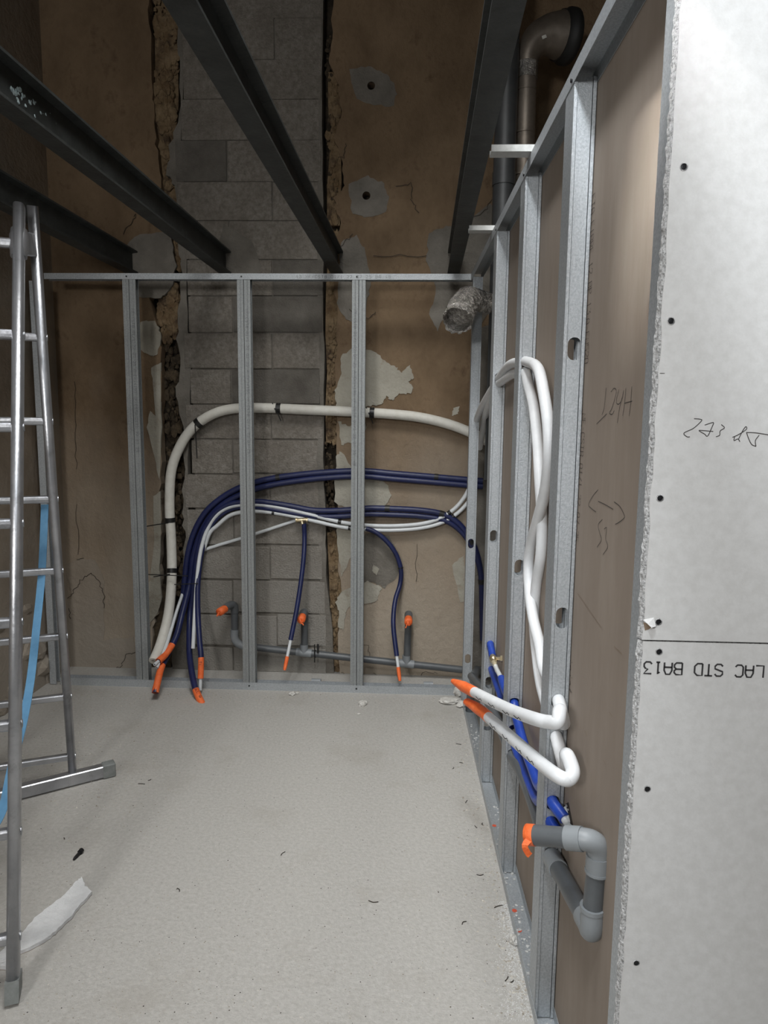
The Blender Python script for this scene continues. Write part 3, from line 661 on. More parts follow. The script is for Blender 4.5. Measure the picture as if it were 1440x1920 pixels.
# ------------------------------------------------------------------ white boards on the return wall facing the room
YW = 1.004
def white_board(label, z0, z1, seed):
    t = thing('plasterboard', label, 'plasterboard', (0.9, YW, z0))
    xl = 0.3365
    rnd = random.Random(seed); n = 60; L = []
    for k in range(n + 1): L.append(Vector((xl + 0.0025 + rnd.uniform(-.0016, .0016), YW, z0 + (z1 - z0) * k / n)))
    b = MB(); b.prism(L + [Vector((1.9, YW, z1)), Vector((1.9, YW, z0))], (0, .0006, 0)); b.build('face_paper', 'white_board', t)
    b = MB(); rows = []
    for k in range(n * 3 + 1):            # crumbling cut edge: a bumpy strip through the thickness
        z = z0 + (z1 - z0) * k / (n * 3)
        rows.append([Vector((xl + (0.006 if j == 0 else 0.002) + rnd.uniform(-.002, .0012) - (0.0035 * j / 4), YW + .0006 + .0122 * j / 4, z)) for j in range(5)] + [Vector((1.9, YW + .0128, z))])
    vs = [p for r in rows for p in r]; m_ = 6
    b.add(vs, [(k * m_ + j, k * m_ + j + 1, (k + 1) * m_ + j + 1, (k + 1) * m_ + j) for k in range(len(rows) - 1) for j in range(m_ - 1)])
    b.build('gypsum_core', 'gypsum', t); return t
ZJ = at_y(1205, 1201, YW).z
wb1 = white_board('tall ivory plasterboard with a pencilled number, above the joint at right', ZJ + .0012, 2.62, 1)
wb2 = white_board('ivory plasterboard printed upside down in black, below the joint at right', 0.008, ZJ - .0012, 2)
FN = Vector((0, -1, 0))
def onw(x, y): return at_y(x, y, YW)
def screws(par, pts):
    for q in pts:
        p = onw(*q); b = MB()
        n = 14; ring = lambda r, dy: [p + Vector((r * math.cos(2 * math.pi * k / n), dy, r * math.sin(2 * math.pi * k / n))) for k in range(n)]
        vs = ring(.0044, -.0006) + ring(.0036, -.0002) + ring(.0018, -.0005)
        b.add(vs, [(k, (k + 1) % n, n + (k + 1) % n, n + k) for k in range(n)] + [(n + k, n + (k + 1) % n, 2 * n + (k + 1) % n, 2 * n + k) for k in range(n)] + [tuple(range(2 * n, 3 * n))])
        sc_ = b.build('screw', 'screw', par)
        b = MB(); vs = ring(.0056, -.0004) + ring(.0043, -.0012)
        b.add(vs, [(k, (k + 1) % n, n + (k + 1) % n, n + k) for k in range(n)]); b.build('paper_rim', 'gypsum', sc_)
screws(wb1, [(1282, 313), (1258, 602), (1237.5, 934), (1234.5, 1166)])
screws(wb2, [(1235.5, 1222), (1213.5, 1479), (1193, 1805)])
mb = MB()
for st in [[(1301, 785), (1312, 786), (1315, 789), (1300, 803), (1285, 810), (1282, 814), (1288, 819), (1293, 819)], [(1321, 797), (1333, 793), (1338, 792)], [(1338, 793), (1327, 817), (1321, 814), (1311, 808), (1314, 807), (1337, 809)], [(1352, 796), (1358, 802), (1350, 808), (1349, 816), (1342, 819)], [(1384, 824), (1392, 808), (1398, 800), (1399, 805), (1384, 815), (1373, 820)], [(1377, 819), (1376, 826), (1383, 823), (1387, 828)], [(1450, 817), (1420, 812), (1402, 811), (1400, 813), (1408, 832), (1417, 837)], [(1423, 816), (1416, 826), (1417, 837)]]:
    ribbon(mb, spline([onw(*p) for p in st], 5), 0.0011, FN)
tag(mb.build('pencil_marks', 'pencil', wb1), 'handwritten pencil number')
mb = MB(); ribbon(mb, [onw(1237, 700), onw(1246, 700)], .0008, FN); mb.build('pencil_tick', 'pencil', wb1)
# LAC STD BA13, printed upside down
mb = MB(); A = onw(1432, 1248.5); B = onw(1208, 1240.5); H = (onw(1260, 1219) - onw(1260, 1241)).length
rt = (B - A); n_ = 12; ul = rt.length / (n_ * 5.25 - 1.25); rt.normalize()
for i, ch in enumerate('LAC STD BA13'):
    for st in GLYPH.get(ch, []):
        ribbon(mb, [A - rt * (0.0) + rt * ((i * 5.25 + p[0]) * ul) + Vector((0, 0, 1)) * (H - p[1] * H / 6 - H + 0.0) + Vector((0, 0, H)) * 0 for p in st], 0.0026, FN)
LET = mb
tag(mb.build('printed_text', 'ink', wb2), 'black upside-down print LAC STD BA13')
# torn flap of paper by the joint
mb = MB(); P = [onw(1206, 1162), onw(1226, 1158), onw(1227, 1172), onw(1217, 1173), onw(1212, 1168)]
P = [P[0], P[1], P[2] + FN * .006, P[3] + FN * .010, P[4] + FN * .006]
mb.prism(P, (0, -.0005, 0)); tag(mb.build('torn_paper', 'white_board', wb1), 'small torn flap of face paper')
mb = MB(); P = [onw(1206, 1166), onw(1218, 1171), onw(1224, 1174), onw(1216, 1180), onw(1209, 1182)]; mb.prism([p + FN * .0002 for p in P], (0, -.0003, 0)); mb.build('bare_core', 'brown_edge', wb1)

# ------------------------------------------------------------------ aluminium trestle ladder
lad_u = Vector((math.cos(math.radians(24)), math.sin(math.radians(24)), 0)); lad_v = Vector((-lad_u.y, lad_u.x, 0))
nb = at_z(25, 1872); rb = at_z(137, 1466)
nt_ = at_y(36, 388, 2.10); rt_ = at_y(61, 386, 2.20)
# both sections share the hinge height
ladder = thing('ladder', 'aluminium folding trestle ladder with blue strap standing at left', 'ladder', (nb + rb) / 2)
RW = 0.40
prof = []
for k in range(20):                       # rail section: rounded front, square back
    a = 2 * math.pi * k / 20; ca, sa = math.cos(a), math.sin(a)
    prof.append((0.0158 * math.copysign(abs(ca) ** .6, ca), 0.030 * math.copysign(abs(sa) ** .75, sa)))
def rail(a, b, xax):
    global last_rail
    m_ = MB(); m_.sweep([a, a.lerp(b, .5), b], prof, xax); m_.smooth = [True] * (len(m_.f) - 2) + [False] * 2
    last_rail = m_.build('rail', 'alu', ladder); return last_rail
def pt_on(a, b, py):                      # point of a rail that shows at picture height py
    lo, hi = 0.0, 1.0
    for _ in range(40):
        m_ = (lo + hi) / 2
        if project(a.lerp(b, m_))[1] > py: lo = m_
        else: hi = m_
    return a.lerp(b, lo)
near_rails = []
for off in (0, -1):
    d = lad_u * (off * RW)
    near_rails.append(rail(nb + d + Vector((0, 0, .012)), nt_ + d, lad_u)); rail(rb + d * 1.0 + Vector((0, 0, .045)), rt_ + d, lad_u)
def rung(p, L, r=0.0135, fl=False):
    b = MB(); b.sweep([p + lad_u * .006, p - lad_u * L], [(r * math.copysign(abs(math.cos(2 * math.pi * k / 16)) ** .6, math.cos(2 * math.pi * k / 16)), r * math.copysign(abs(math.sin(2 * math.pi * k / 16)) ** .6, math.sin(2 * math.pi * k / 16))) for k in range(16)], UZ)
    ro = o = b.build('rung', 'alu', ladder)
    b = MB(); b.tube([p + lad_u * .0145, p + lad_u * .0175], .0115, 14); b.build('rung_collar', 'alu', ro); return o
rear_r = []
for y in (633, 790, 936, 1070, 1193, 1306, 1418): rear_r.append(pt_on(rb, rt_, y)); rung(rear_r[-1], RW)
for y in (458, 628, 801, 981, 1166, 1358, 1560, 1757): rung(pt_on(nb, nt_, y), RW, .0145)
# hinge sleeves, stabiliser bar and feet
hp = pt_on(nb, nt_, 455); hq = pt_on(rb, rt_, 460)
for off in (0, -1):
    d = lad_u * (off * RW); b = MB()
    ax = (nt_ - nb).normalized()
    b.tube([hp + d - ax * .045, hp + d - ax * .025, hp + d - ax * .02, hp + d + ax * .02, hp + d + ax * .025, hp + d + ax * .04], .0, 16, rs=[.0225, .024, .026, .026, .024, .0225])
    b.box(((hp + hq) / 2 + d).to_tuple(), ((hq - hp).length * 1.0, .02, .07), ax=((hq - hp).normalized(), lad_u, UZ), bev=.004)
    tag(b.build('hinge', 'alu', ladder), 'cast hinge joining the two ladder sections')
    b = MB(); fb = nb + d; ax = (nt_ - nb).normalized(); b.sweep([fb + Vector((0, 0, .001)), fb + ax * .055], [(.0165, .034), (-.0165, .034), (-.0165, -.034), (.0165, -.034)], lad_u); tag(b.build('foot', 'rubber', near_rails[-off]), 'grey rubber foot')
ba, bb = at_z(-60, 1508, .03), at_z(212, 1440, .03)
bdir = (bb - ba).normalized(); bp = Vector((-bdir.y, bdir.x, 0))
b = MB(); b.box((ba + bb) / 2, ((bb - ba).length, .040, .050), ax=(bdir, bp, UZ), bev=.004); bar = tag(b.build('stabiliser_bar', 'alu', ladder), 'square cross bar at the rear feet')
b = MB(); b.box(bb - bdir * .018, (.05, .046, .058), ax=(bdir, bp, UZ), bev=.004); tag(b.build('end_cap', 'rubber', bar), 'grey plastic end cap')
b = MB(); q = rb + Vector((0, 0, .03)) - bp * .03; b.tube([q, q - bp * .006], .012, 12); b.build('bolt', 'alu', bar)
# blue spreader strap hanging between the sections
sp = [at_y(84, 946, 2.50), at_y(82, 1000, 2.47), at_y(78, 1080, 2.42), at_y(68, 1180, 2.33), at_y(58, 1270, 2.22), at_y(44, 1350, 2.10), at_y(22, 1440, 1.98), at_y(4, 1520, 1.88), at_y(-30, 1580, 1.8)]
b = MB(); b.sweep(spline(sp, 6), [(-.014, -.0008), (.014, -.0008), (.014, .0008), (-.014, .0008)], UX); tag(b.build('strap', 'strap', ladder), 'blue webbing strap')

# ------------------------------------------------------------------ hoses on the back wall
def ties(par, path, fr, r, tail=None):
    for f in fr:
        s_ = sub(path, max(0, f - .004), min(1, f + .004)); b = MB(); b.tube([s_[0], s_[-1]], r + .0022, 12); b.build('cable_tie', 'tie', par)
def taped(par, path, r, label, pinch=0.35):
    n = len(path); rs = [r * (1.0 if i < n * .55 else 1.0 - (1 - pinch) * (i / n - .55) / .45) for i in range(n)]
    b = MB(); b.tube(path, r, 12, rs=rs, flat=[1.0 if i < n * .5 else 1 + .5 * (i / n - .5) for i in range(n)])
    return tag(b.build('tape', 'orange', par), label)
def tail(par, a, b_, r=.0022):
    m_ = MB(); m_.tube([a, a.lerp(b_, .5), b_], r, 6); return m_.build('tie_tail', 'tie', par)
# 1. thick cream hose
Yw = WALL - .045
hp_ = [at_y(288, 1240, 3.60), at_y(302, 1205, 3.70), at_y(316, 1150, 3.80), at_y(322, 1080, 3.86), at_y(321, 1010, Yw), at_y(318, 950, Yw), at_y(321, 885, Yw), at_y(337, 838, Yw), at_y(362, 802, Yw), at_y(398, 777, Yw), at_y(440, 766, Yw), at_y(500, 765, Yw), at_y(570, 768, Yw), at_y(660, 772, Yw), at_y(740, 777, Yw), at_y(790, 783, Yw), at_y(840, 795, Yw), at_y(880, 810, Yw), at_y(915, 828, Yw), at_y(960, 860, Yw)]
path = spline(hp_, 6)
t = thing('insulated_hose', 'thick cream insulated hose arching across the back wall behind the studs', 'hose', hp_[0])
b = MB(); b.tube(path, .0275, 16, hollow=.45); b.build('sleeve', 'cream_hose', t)
for f, (dx, dz) in ((.165, (-.10, -.02)), (.255, (-.19, -.035)), (.44, (0.004, -.19)), (.585, (.03, -.07)), (.745, (.02, -.06))):
    s_ = sub(path, f - .004, f + .004); b = MB(); b.tube([s_[0], s_[-1]], .0298, 16); tie = b.build('cable_tie', 'tie', t)
    q = s_[0] + Vector((0, -.030, 0)); tail(tie, q, q + Vector((dx, .01, dz)), .003)
    if f > .5: tail(tie, q + Vector((-.02, .02, .03)), q + Vector((0.0, 0, -.01)), .003); tail(tie, q + Vector((.02, .02, .03)), q + Vector((0.0, 0, -.01)), .003)
# 2. dark blue conduits, upper pair, falling into the left bundle
def hose(name, label, cat, pts, r, m, group=None, n=10, hollow=0.0, sec=6, part='sleeve'):
    path = spline(pts, sec); t = thing(name, label, cat, pts[0], group)
    b = MB(); b.tube(path, r, n, hollow=hollow); b.build(part, m, t); return t, path
Yb = WALL - .03
G = 'blue conduits on the back wall'
up1 = [(905, 902), (870, 899), (800, 893), (740, 888), (680, 883), (620, 885), (560, 890), (500, 899), (450, 914), (412, 936), (384, 962), (364, 998), (352, 1040), (346, 1090), (341, 1140), (330, 1190)]
up2 = [(905, 912), (870, 909), (800, 903), (740, 898), (680, 893), (620, 895), (560, 901), (500, 911), (454, 926), (418, 946), (392, 972), (374, 1006), (362, 1046), (356, 1094), (351, 1150), (345, 1205)]
e1 = [at_y(*p, Yb) for p in up1] + [at_y(316, 1225, 3.72), at_y(303, 1250, 3.60), at_y(294, 1285, 3.50), at_y(291, 1299, 3.47)]
e2 = [at_y(*p, Yb - .004) for p in up2[:-2]] + [at_y(342, 1150, 3.84), at_y(330, 1195, 3.74), at_y(312, 1225, 3.65), at_y(297, 1240, 3.58)]
tt, path = hose('blue_conduit', 'upper dark blue conduit on the back wall, ending in tape nearest the floor at left', 'conduit', e1, .0172, 'blue', G)
taped(tt, sub(path, .94, 1.0), .0186, 'orange tape wrapped on the end', .8); ties(tt, path, (.09, .24, .40), .0172)
for a_, c_ in (((274, 1077), (352, 1080)), ((327, 1096), (371, 1094))):
    b = MB(); b.tube([at_y(*a_, 3.80), at_y(*c_, 3.80)], .0028, 6); b.build('cable_tie', 'tie', tt)
tt, path = hose('blue_conduit', 'second dark blue conduit along the back wall, its taped end beside the cream hose', 'conduit', e2, .0172, 'blue', G)
b = MB(); b.tube(sub(path, .945, 1.0), .0184, 10, hollow=.6); tag(b.build('tape', 'orange', tt), 'orange tape on the end')
b = MB(); ep = path[-1]; dr = (path[-1] - path[-4]).normalized(); b.tube([ep, ep + dr * .035], .009, 10, hollow=.6); tag(b.build('inner_pipe', 'white_pipe', tt), 'white pipe end')
# 3. lower pair
lo1 = [(905, 1200), (904, 1140), (902, 1080), (893, 1035), (878, 1005), (858, 980), (830, 964), (790, 957), (740, 954), (690, 953), (640, 957), (590, 957), (545, 949), (500, 942), (460, 941), (424, 948), (398, 968), (380, 1000), (370, 1042), (364, 1092), (356, 1150)]
lo2 = [(912, 1240), (908, 1180), (905, 1110), (898, 1060), (884, 1024), (864, 996), (834, 976), (790, 968), (740, 965), (690, 964), (640, 968), (592, 968), (545, 961), (500, 953)]
e3 = [at_y(*p, Yb - .012) for p in lo1] + [at_y(355, 1215, 3.76), at_y(358, 1250, 3.66), at_y(366, 1290, 3.55), at_y(380, 1322, 3.47), at_y(388, 1336, 3.45)]
tt, path = hose('blue_conduit', 'dark blue conduit dipping under the white pipes, its taped end lowest on the floor side', 'conduit', e3, .0168, 'blue', G)
tp_ = taped(tt, sub(path, .955, 1.0), .0185, 'orange tape with black writing', .55); ties(tt, path, (.10, .17, .24, .33), .0168)
b = MB(); A = at_y(366, 1290, 3.53); rtv = (at_y(384, 1325, 3.45) - A).normalized(); lettering(b, 'SECUR', A + Vector((-.004, -.004, 0)), rtv, Vector((rtv.z * -1, 0, rtv.x)).normalized(), .016, .0018, (0, -1, 0)); b.build('written_mark', 'ink', tp_)
e4 = [at_y(*p, Yb - .010) for p in lo2] + [at_y(456, 950, Yb), at_y(428, 956, Yb), at_y(402, 976, Yb), at_y(386, 1006, Yb), at_y(376, 1046, 3.88), at_y(371, 1096, 3.82), at_y(371, 1150, 3.76), at_y(374, 1200, 3.68), at_y(377, 1235, 3.63), at_y(376, 1272, 3.60)]
tt, path = hose('blue_conduit', 'dark blue conduit with a long orange label and white pipe tip, right side of bundle', 'conduit', e4, .0155, 'blue', G)
b = MB(); b.tube(sub(path, .965, 1.0), .0165, 10); tp_ = tag(b.build('tape', 'orange', tt), 'orange tape label')
b = MB(); ep = path[-1]; b.tube([ep, ep + Vector((.003, -.02, -.06))], .0095, 10, hollow=.6); b.build('inner_pipe', 'white_pipe', tt)
b = MB(); A = at_y(373, 1240, 3.605); lettering(b, 'TISANE', A, -UZ, UX, .014, .0018, (0, -1, 0)); b.build('written_mark', 'ink', tp_)
# 4. white pipes, pair
Ywp = WALL - .045
w1 = [(884, 905), (872, 930), (852, 954), (824, 972), (790, 982), (740, 986), (690, 985), (640, 979), (590, 967), (540, 955), (500, 948), (464, 946), (432, 950), (408, 964), (390, 990), (377, 1030), (370, 1080), (366, 1140), (362, 1216)]
w2 = [(892, 912), (880, 938), (858, 962), (828, 980), (790, 990), (740, 994), (690, 993), (640, 988), (590, 977), (540, 966), (500, 960), (464, 959), (432, 966), (408, 985), (393, 1000), (382, 1030)]
tt, path = hose('white_pipe', 'white water pipe bundled with the blue conduits, cut end hanging open', 'water pipe', [at_y(*p, Ywp - (.0 if p[1] < 1000 else (p[1] - 1000) * .0009)) for p in w1], .0112, 'white_pipe', 'white pipes on the back wall', 10, .65, part='pipe'); ties(tt, path, (.09, .36, .60), .0112)
tt, path = hose('white_pipe', 'lower white water pipe of the pair crossing the back wall', 'water pipe', [at_y(*p, Ywp + .004) for p in w2], .0112, 'white_pipe', 'white pipes on the back wall', 10, .65, part='pipe'); ties(tt, path, (.12, .46, .71), .0112)
w3 = [(560, 974), (530, 984), (494, 996), (440, 1013), (404, 1024), (374, 1036), (352, 1060), (346, 1100), (340, 1150), (326, 1195)]
tt, path = hose('white_pipe', 'thin white pipe rising to the brass tee on the block column', 'water pipe', [at_y(*p, WALL - .018) for p in w3[:6]] + [at_y(350, 1062, 3.93), at_y(346, 1100, 3.93), at_y(330, 1150, 3.84), at_y(312, 1210, 3.68), at_y(294, 1252, 3.56)], .0095, 'white_pipe', 'white pipes on the back wall', 10, .65, part='pipe'); ties(tt, path, (.24,), .0095)
# 5. short blue drops from the tees
def drop(label, pts, Y, bits):
    P = [at_y(*p, Y if i < len(pts) - 4 else Y - .05 * (i - len(pts) + 5)) for i, p in enumerate(pts)]
    tt, path = hose('blue_conduit', label, 'conduit', P, .0135, 'blue', 'blue drops to the fittings')
    d = (path[-1] - path[-6]).normalized(); b = MB(); q = path[-1]; q2 = q + d * bits[0]; q3 = q2 + d * .075
    b.tube([q - d * .01, q2], .0088, 10); tag(b.build('inner_pipe', 'white_pipe', tt), 'bare white pipe end')
    taped(tt, [q2, q2.lerp(q3, .25), q2.lerp(q3, .5), q2.lerp(q3, .75), q3], .0105, 'orange tape tip', .5); return tt, path
tt, path = drop('short straight blue conduit hanging from the brass tee on the blocks', [(570, 982), (571, 1010), (569, 1050), (563, 1100), (555, 1150), (545, 1200)], WALL - .06, (.09,))
b = MB(); q = at_y(566, 975, WALL - .05)
b.tube([q + Vector((-.035, 0, -.002)), q + Vector((.035, 0, .004))], .012, 12); b.tube([q, q + Vector((.006, -.005, -.03))], .011, 12)
for dx in (-.03, .0, .03): b.tube([q + Vector((dx - .004, 0, 0)), q + Vector((dx + .004, 0, 0))], .0145, 8)
tag(b.build('tee_fitting', 'brass', tt), 'brass tee fitting')
tt, path = drop('curved blue conduit swinging down before the third stud bay', [(686, 991), (706, 999), (728, 1018), (744, 1042), (752, 1070), (750, 1096), (742, 1122), (738, 1150), (738, 1180), (744, 1230)], WALL - .05, (.06,)); ties(tt, path, (.38,), .0135)

# ------------------------------------------------------------------ grey drain along the back wall
Yd = WALL - .055
drain = thing('drain_pipe', 'grey plastic drain with three capped risers along the foot of the back wall', 'drain pipe', at_y(640, 1226, Yd))
def tub(par, name, pts, r, m, n=16, hollow=0.0, label=None):
    b = MB(); b.tube(pts, r, n, hollow=hollow); return tag(b.build(name, m, par), label)
rr = .0205
b0 = at_y(440, 1204, Yd); bq = at_y(470, 1213, Yd); be = at_y(935, 1263, Yd)
def ond(x): f = (x - 470) / (935 - 470); return bq.lerp(be, f)
tub(drain, 'pipe', [bq, be], rr, 'pvc')
b = MB(); el = spline([at_y(440, 1180, Yd), at_y(440, 1196, Yd), at_y(446, 1206, Yd), at_y(456, 1211, Yd), bq], 5); b.tube(el, rr + .003, 16); b.build('elbow', 'pvc_light', drain)
def capped(par, px, y_top, y_bot, dx, ydx=0):
    top = at_y(px + ydx, y_top, Yd); base = Vector((at_y(px, y_bot, Yd).x, Yd, at_y(px, y_bot, Yd).z))
    ris = tub(par, 'riser', [base, top], rr, 'pvc')
    b = MB(); c = top + Vector((0, 0, .0)); b.tube(spline([c + Vector((0, 0, -.02)), c + Vector((0, -.004, .012)), c + Vector((dx * .3, -.018, .030)), c + Vector((dx * .8, -.05, .028)), c + Vector((dx, -.075, .022))], 5), rr + .0025, 16); b.build('elbow', 'pvc', ris)
    e = c + Vector((dx, -.075, .022)); d = Vector((dx * .6, -.05, -.008)); b = MB(); b.tube([e, e + d * .5, e + d, e + d * 1.05], rr, 14, rs=[rr + .001, rr + .0025, rr + .002, rr * .5]); rnd = random.Random(px)
    for k in range(3): b.tube([e + d + Vector((rnd.uniform(-.012, .012), -.002, rnd.uniform(-.012, .012))), e + d + Vector((rnd.uniform(-.02, .02), -.012, rnd.uniform(-.03, .0)))], .0035, 6)
    tag(b.build('tape_cap', 'orange', ris), 'crumpled orange tape closing the pipe mouth')
capped(drain, 440, 1142, 1188, -.035, 0)
capped(drain, 571, 1156, 1210, 0.0, 0)
capped(drain, 763, 1160, 1236, 0.0, 3)
for x, y in ((571, 1218), (763, 1244)):
    b = MB(); c = ond(x); ax = (be - bq).normalized(); b.tube([c - ax * .045, c + ax * .045], rr + .0035, 16); top = Vector((c.x, c.y, c.z + .05)); b.tube([c, top], rr + .0035, 16); b.build('tee', 'pvc_light', drain)
c = ond(592); b = MB(); b.box(c + Vector((0, -.026, .012)), (.006, .006, .11), bev=.001); b.tube([c + Vector((-.002, 0, -.0)), c + Vector((.004, 0, .0))], rr + .003, 16); b.box(c + Vector((.02, -.03, .045)), (.012, .01, .05), bev=.001); tag(b.build('cable_tie', 'tie', drain), 'black cable tie with upright tail')
# two short offcuts of grey pipe lying in the floor track
for (px, py, lab) in ((593, 1278, 'short grey pipe offcut in the floor track left of the third stud'), (803, 1285, 'short grey pipe offcut in the floor track right of the third stud')):
    p = at_y(px, py, 3.725); p.z = .034 
    t = thing('pipe_offcut', lab, 'pipe offcut', p, 'grey pipe offcuts in the floor track'); tub(t, 'pipe', [p + Vector((-.026, .0, 0)), p + Vector((.026, .0, 0))], .016, 'pvc_light', 14, .8)

# ------------------------------------------------------------------ hoses and drain inside the right-hand partition
tc_ = .0235
def P_(x, y, t=tc_): return at_p(x, y, t)
def pipe2(label, pts, r, m, tape_from=None, n=14):
    t = thing('insulated_hose', label, 'hose', pts[0], 'white insulated hoses in the partition'); path = spline(pts, 7)
    b = MB(); b.tube(path, r, n); b.build('sleeve', m, t); return t, path
rW = .0152
back1 = [at_y(884, 835, 3.90), at_y(890, 800, 3.70), at_y(902, 765, 3.3), pp(2.80, .024, 1.64), pp(2.735, .024, 1.652), pp(2.45, .020, 1.680), pp(2.20, .018, 1.668), pp(2.15, .020, 1.666)]
A_ = back1 + [P_(1008, 690, .014), P_(1020, 740, .012), P_(1028, 800, .014), P_(1029, 860, .018), P_(1022, 920), P_(1008, 975), P_(996, 1020), P_(991, 1060), P_(993, 1110), P_(1000, 1160), P_(1012, 1210), P_(1020, 1255), pp(1.64, .0255, .845), pp(1.584, .0255, .834), pp(1.50, .018, .815)]
yb = 1.43
A_ += [at_y(1050, 1332, yb + .02), at_y(1046, 1352, yb), at_y(1030, 1354, yb + .02), at_y(1000, 1347, 1.50), at_y(950, 1328, 1.68), at_y(890, 1298, 1.93)]
tt, path = pipe2('white insulated hose whose orange-taped end is uppermost, bent out of the near stud', A_, rW, 'white_hose')
endA = [path[-1], at_y(880, 1293, 1.97), at_y(865, 1285, 2.03), at_y(850, 1277, 2.09)]
taped(tt, spline(endA, 4), rW + .001, 'orange tape wrapped to a point', .35)
B_ = [at_y(900, 840, 3.88), at_y(908, 790, 3.6), at_y(915, 762, 3.2), pp(2.80, .026, 1.634), pp(2.735, .026, 1.634), pp(2.45, .03, 1.648), pp(2.20, .03, 1.636), pp(2.15, .022, 1.634)]
B_ += [P_(990, 720), P_(1000, 760), P_(1008, 830), P_(1012, 900), P_(1016, 970, .034), P_(1014, 1040, .036), P_(1005, 1100, .036), P_(1001, 1160, .036), P_(1006, 1220, .032), P_(1014, 1280, .03), pp(1.66, .0245, .765), pp(1.584, .0245, .742), pp(1.50, .03, .70)]
B_ += [at_y(1062, 1415, 1.42), at_y(1074, 1445, 1.38), at_y(1066, 1461, 1.37), at_y(1046, 1455, 1.38), at_y(1010, 1428, 1.47), at_y(960, 1384, 1.66), at_y(916, 1345, 1.84)]
tt, path = pipe2('white insulated hose with the lower orange-taped end, looping below its twin', B_, rW, 'white_hose')
endB = [path[-1], at_y(906, 1336, 1.88), at_y(892, 1326, 1.93), at_y(876, 1316, 1.99)]
taped(tt, spline(endB, 4), rW + .001, 'orange tape with a flattened torn tip', .6)
def squig(par, pts):
    b = MB()
    for s_ in pts: b.tube(spline(s_, 3), .0009, 5)
    return tag(b.build('marker_scrawl', 'ink', par), 'black marker scrawl')
def lift(path, f, a, up=.0):             # point on the camera-side skin of a hose
    s_ = sub(path, f - .002, f + .002); p = s_[0]; d = (s_[-1] - s_[0]).normalized(); v = (EYE - p); v = (v - d * v.dot(d)).normalized(); sd = d.cross(v)
    return p + (v * math.cos(a) + sd * math.sin(a)) * (rW + .0006)
ta = [o for o in COL.objects if o.get('label', '').startswith('white insulated hose')]
for par, hp2 in ((ta[0], spline(A_, 7)), (ta[1], spline(B_, 7))):
    sgn = -1
    squig(par, [[lift(hp2, f, sgn * (.95 - .35 * (k % 2))) for k, f in enumerate((f0, f0 + .002, f0 + .006, f0 + .011))] for f0 in (.900, .922, .950, .976)])
# blue conduits
GB = 'blue conduits in the partition'
rB = .0145
p1 = [at_y(911, 1188, 3.0), pp(2.79, .024, .612), pp(2.735, .024, .594), pp(2.66, .024, .568)]
tt, path = hose('blue_conduit', 'short blue conduit ending above the brass valve at the far stud', 'conduit', p1, rB, 'blue_bright', GB)
v0 = path[-1]; v1 = P_(932, 1258); b = MB(); b.tube([v0, v0.lerp(v1, .4), v1], .0085, 10); tag(b.build('inner_pipe', 'white_pipe', tt), 'bare white pipe')
b = MB(); c = P_(925, 1236, .018); dv = (v1 - v0).normalized()
b.tube([c - dv * .028, c - dv * .012, c - dv * .012, c + dv * .012, c + dv * .012, c + dv * .028], .01, 12, rs=[.010, .010, .0145, .0145, .011, .011]); b.tube([c, c + Vector((.028, -.012, .006))], .0085, 10); b.tube([c + Vector((.028, -.012, .006)), c + Vector((.036, -.015, .008))], .013, 10); tag(b.build('valve', 'brass', tt), 'small brass valve with side outlet')
p2 = [P_(932, 1256), P_(940, 1272), P_(950, 1300), pp(2.21, .024, .592), pp(2.15, .024, .587), P_(966, 1335), P_(975, 1370), P_(985, 1405), P_(998, 1440), P_(1012, 1475), pp(1.645, .020, .590), pp(1.584, .0215, .580), pp(1.56, .029, .574), pp(1.535, .040, .566)]
tt, path = hose('blue_conduit', 'bright blue conduit threading the upper low hole of the near stud', 'conduit', p2[1:], rB, 'blue_bright', GB)
b = MB(); b.tube([P_(927, 1246), p2[1], p2[1].lerp(p2[2], .3)], .0085, 10); tag(b.build('inner_pipe', 'white_pipe', tt), 'bare white pipe')
q = path[-1]; dq = (path[-1] - path[-4]).normalized(); b = MB(); b.tube(spline([q - dq * .01, q + dq * .012, at_p(1062, 1519, .050), at_p(1066, 1524, .056)], 4), .0092, 10); tag(b.build('inner_pipe', 'white_pipe', tt), 'bare white pipe turning into the wall')
p3 = [P_(912, 1222, .03), P_(920, 1250, .032), P_(938, 1300, .032), P_(952, 1345, .032), P_(962, 1385, .03), P_(975, 1425, .03), P_(992, 1465, .026), P_(1008, 1500, .022), pp(1.65, .019, .540), pp(1.584, .020, .528), pp(1.56, .028, .521), pp(1.535, .037, .512)]
tt, path = hose('blue_conduit', 'bright blue conduit threading the lower low hole of the near stud', 'conduit', p3, rB, 'blue_bright', GB)
q = path[-1]; dq = (path[-1] - path[-4]).normalized(); b = MB(); b.tube(spline([q - dq * .01, q + dq * .012, at_p(1062, 1550, .047), at_p(1074, 1556, .050), at_p(1082, 1560, .056)], 4), .0092, 10); tag(b.build('inner_pipe', 'white_pipe', tt), 'bare white pipe turning into the wall')
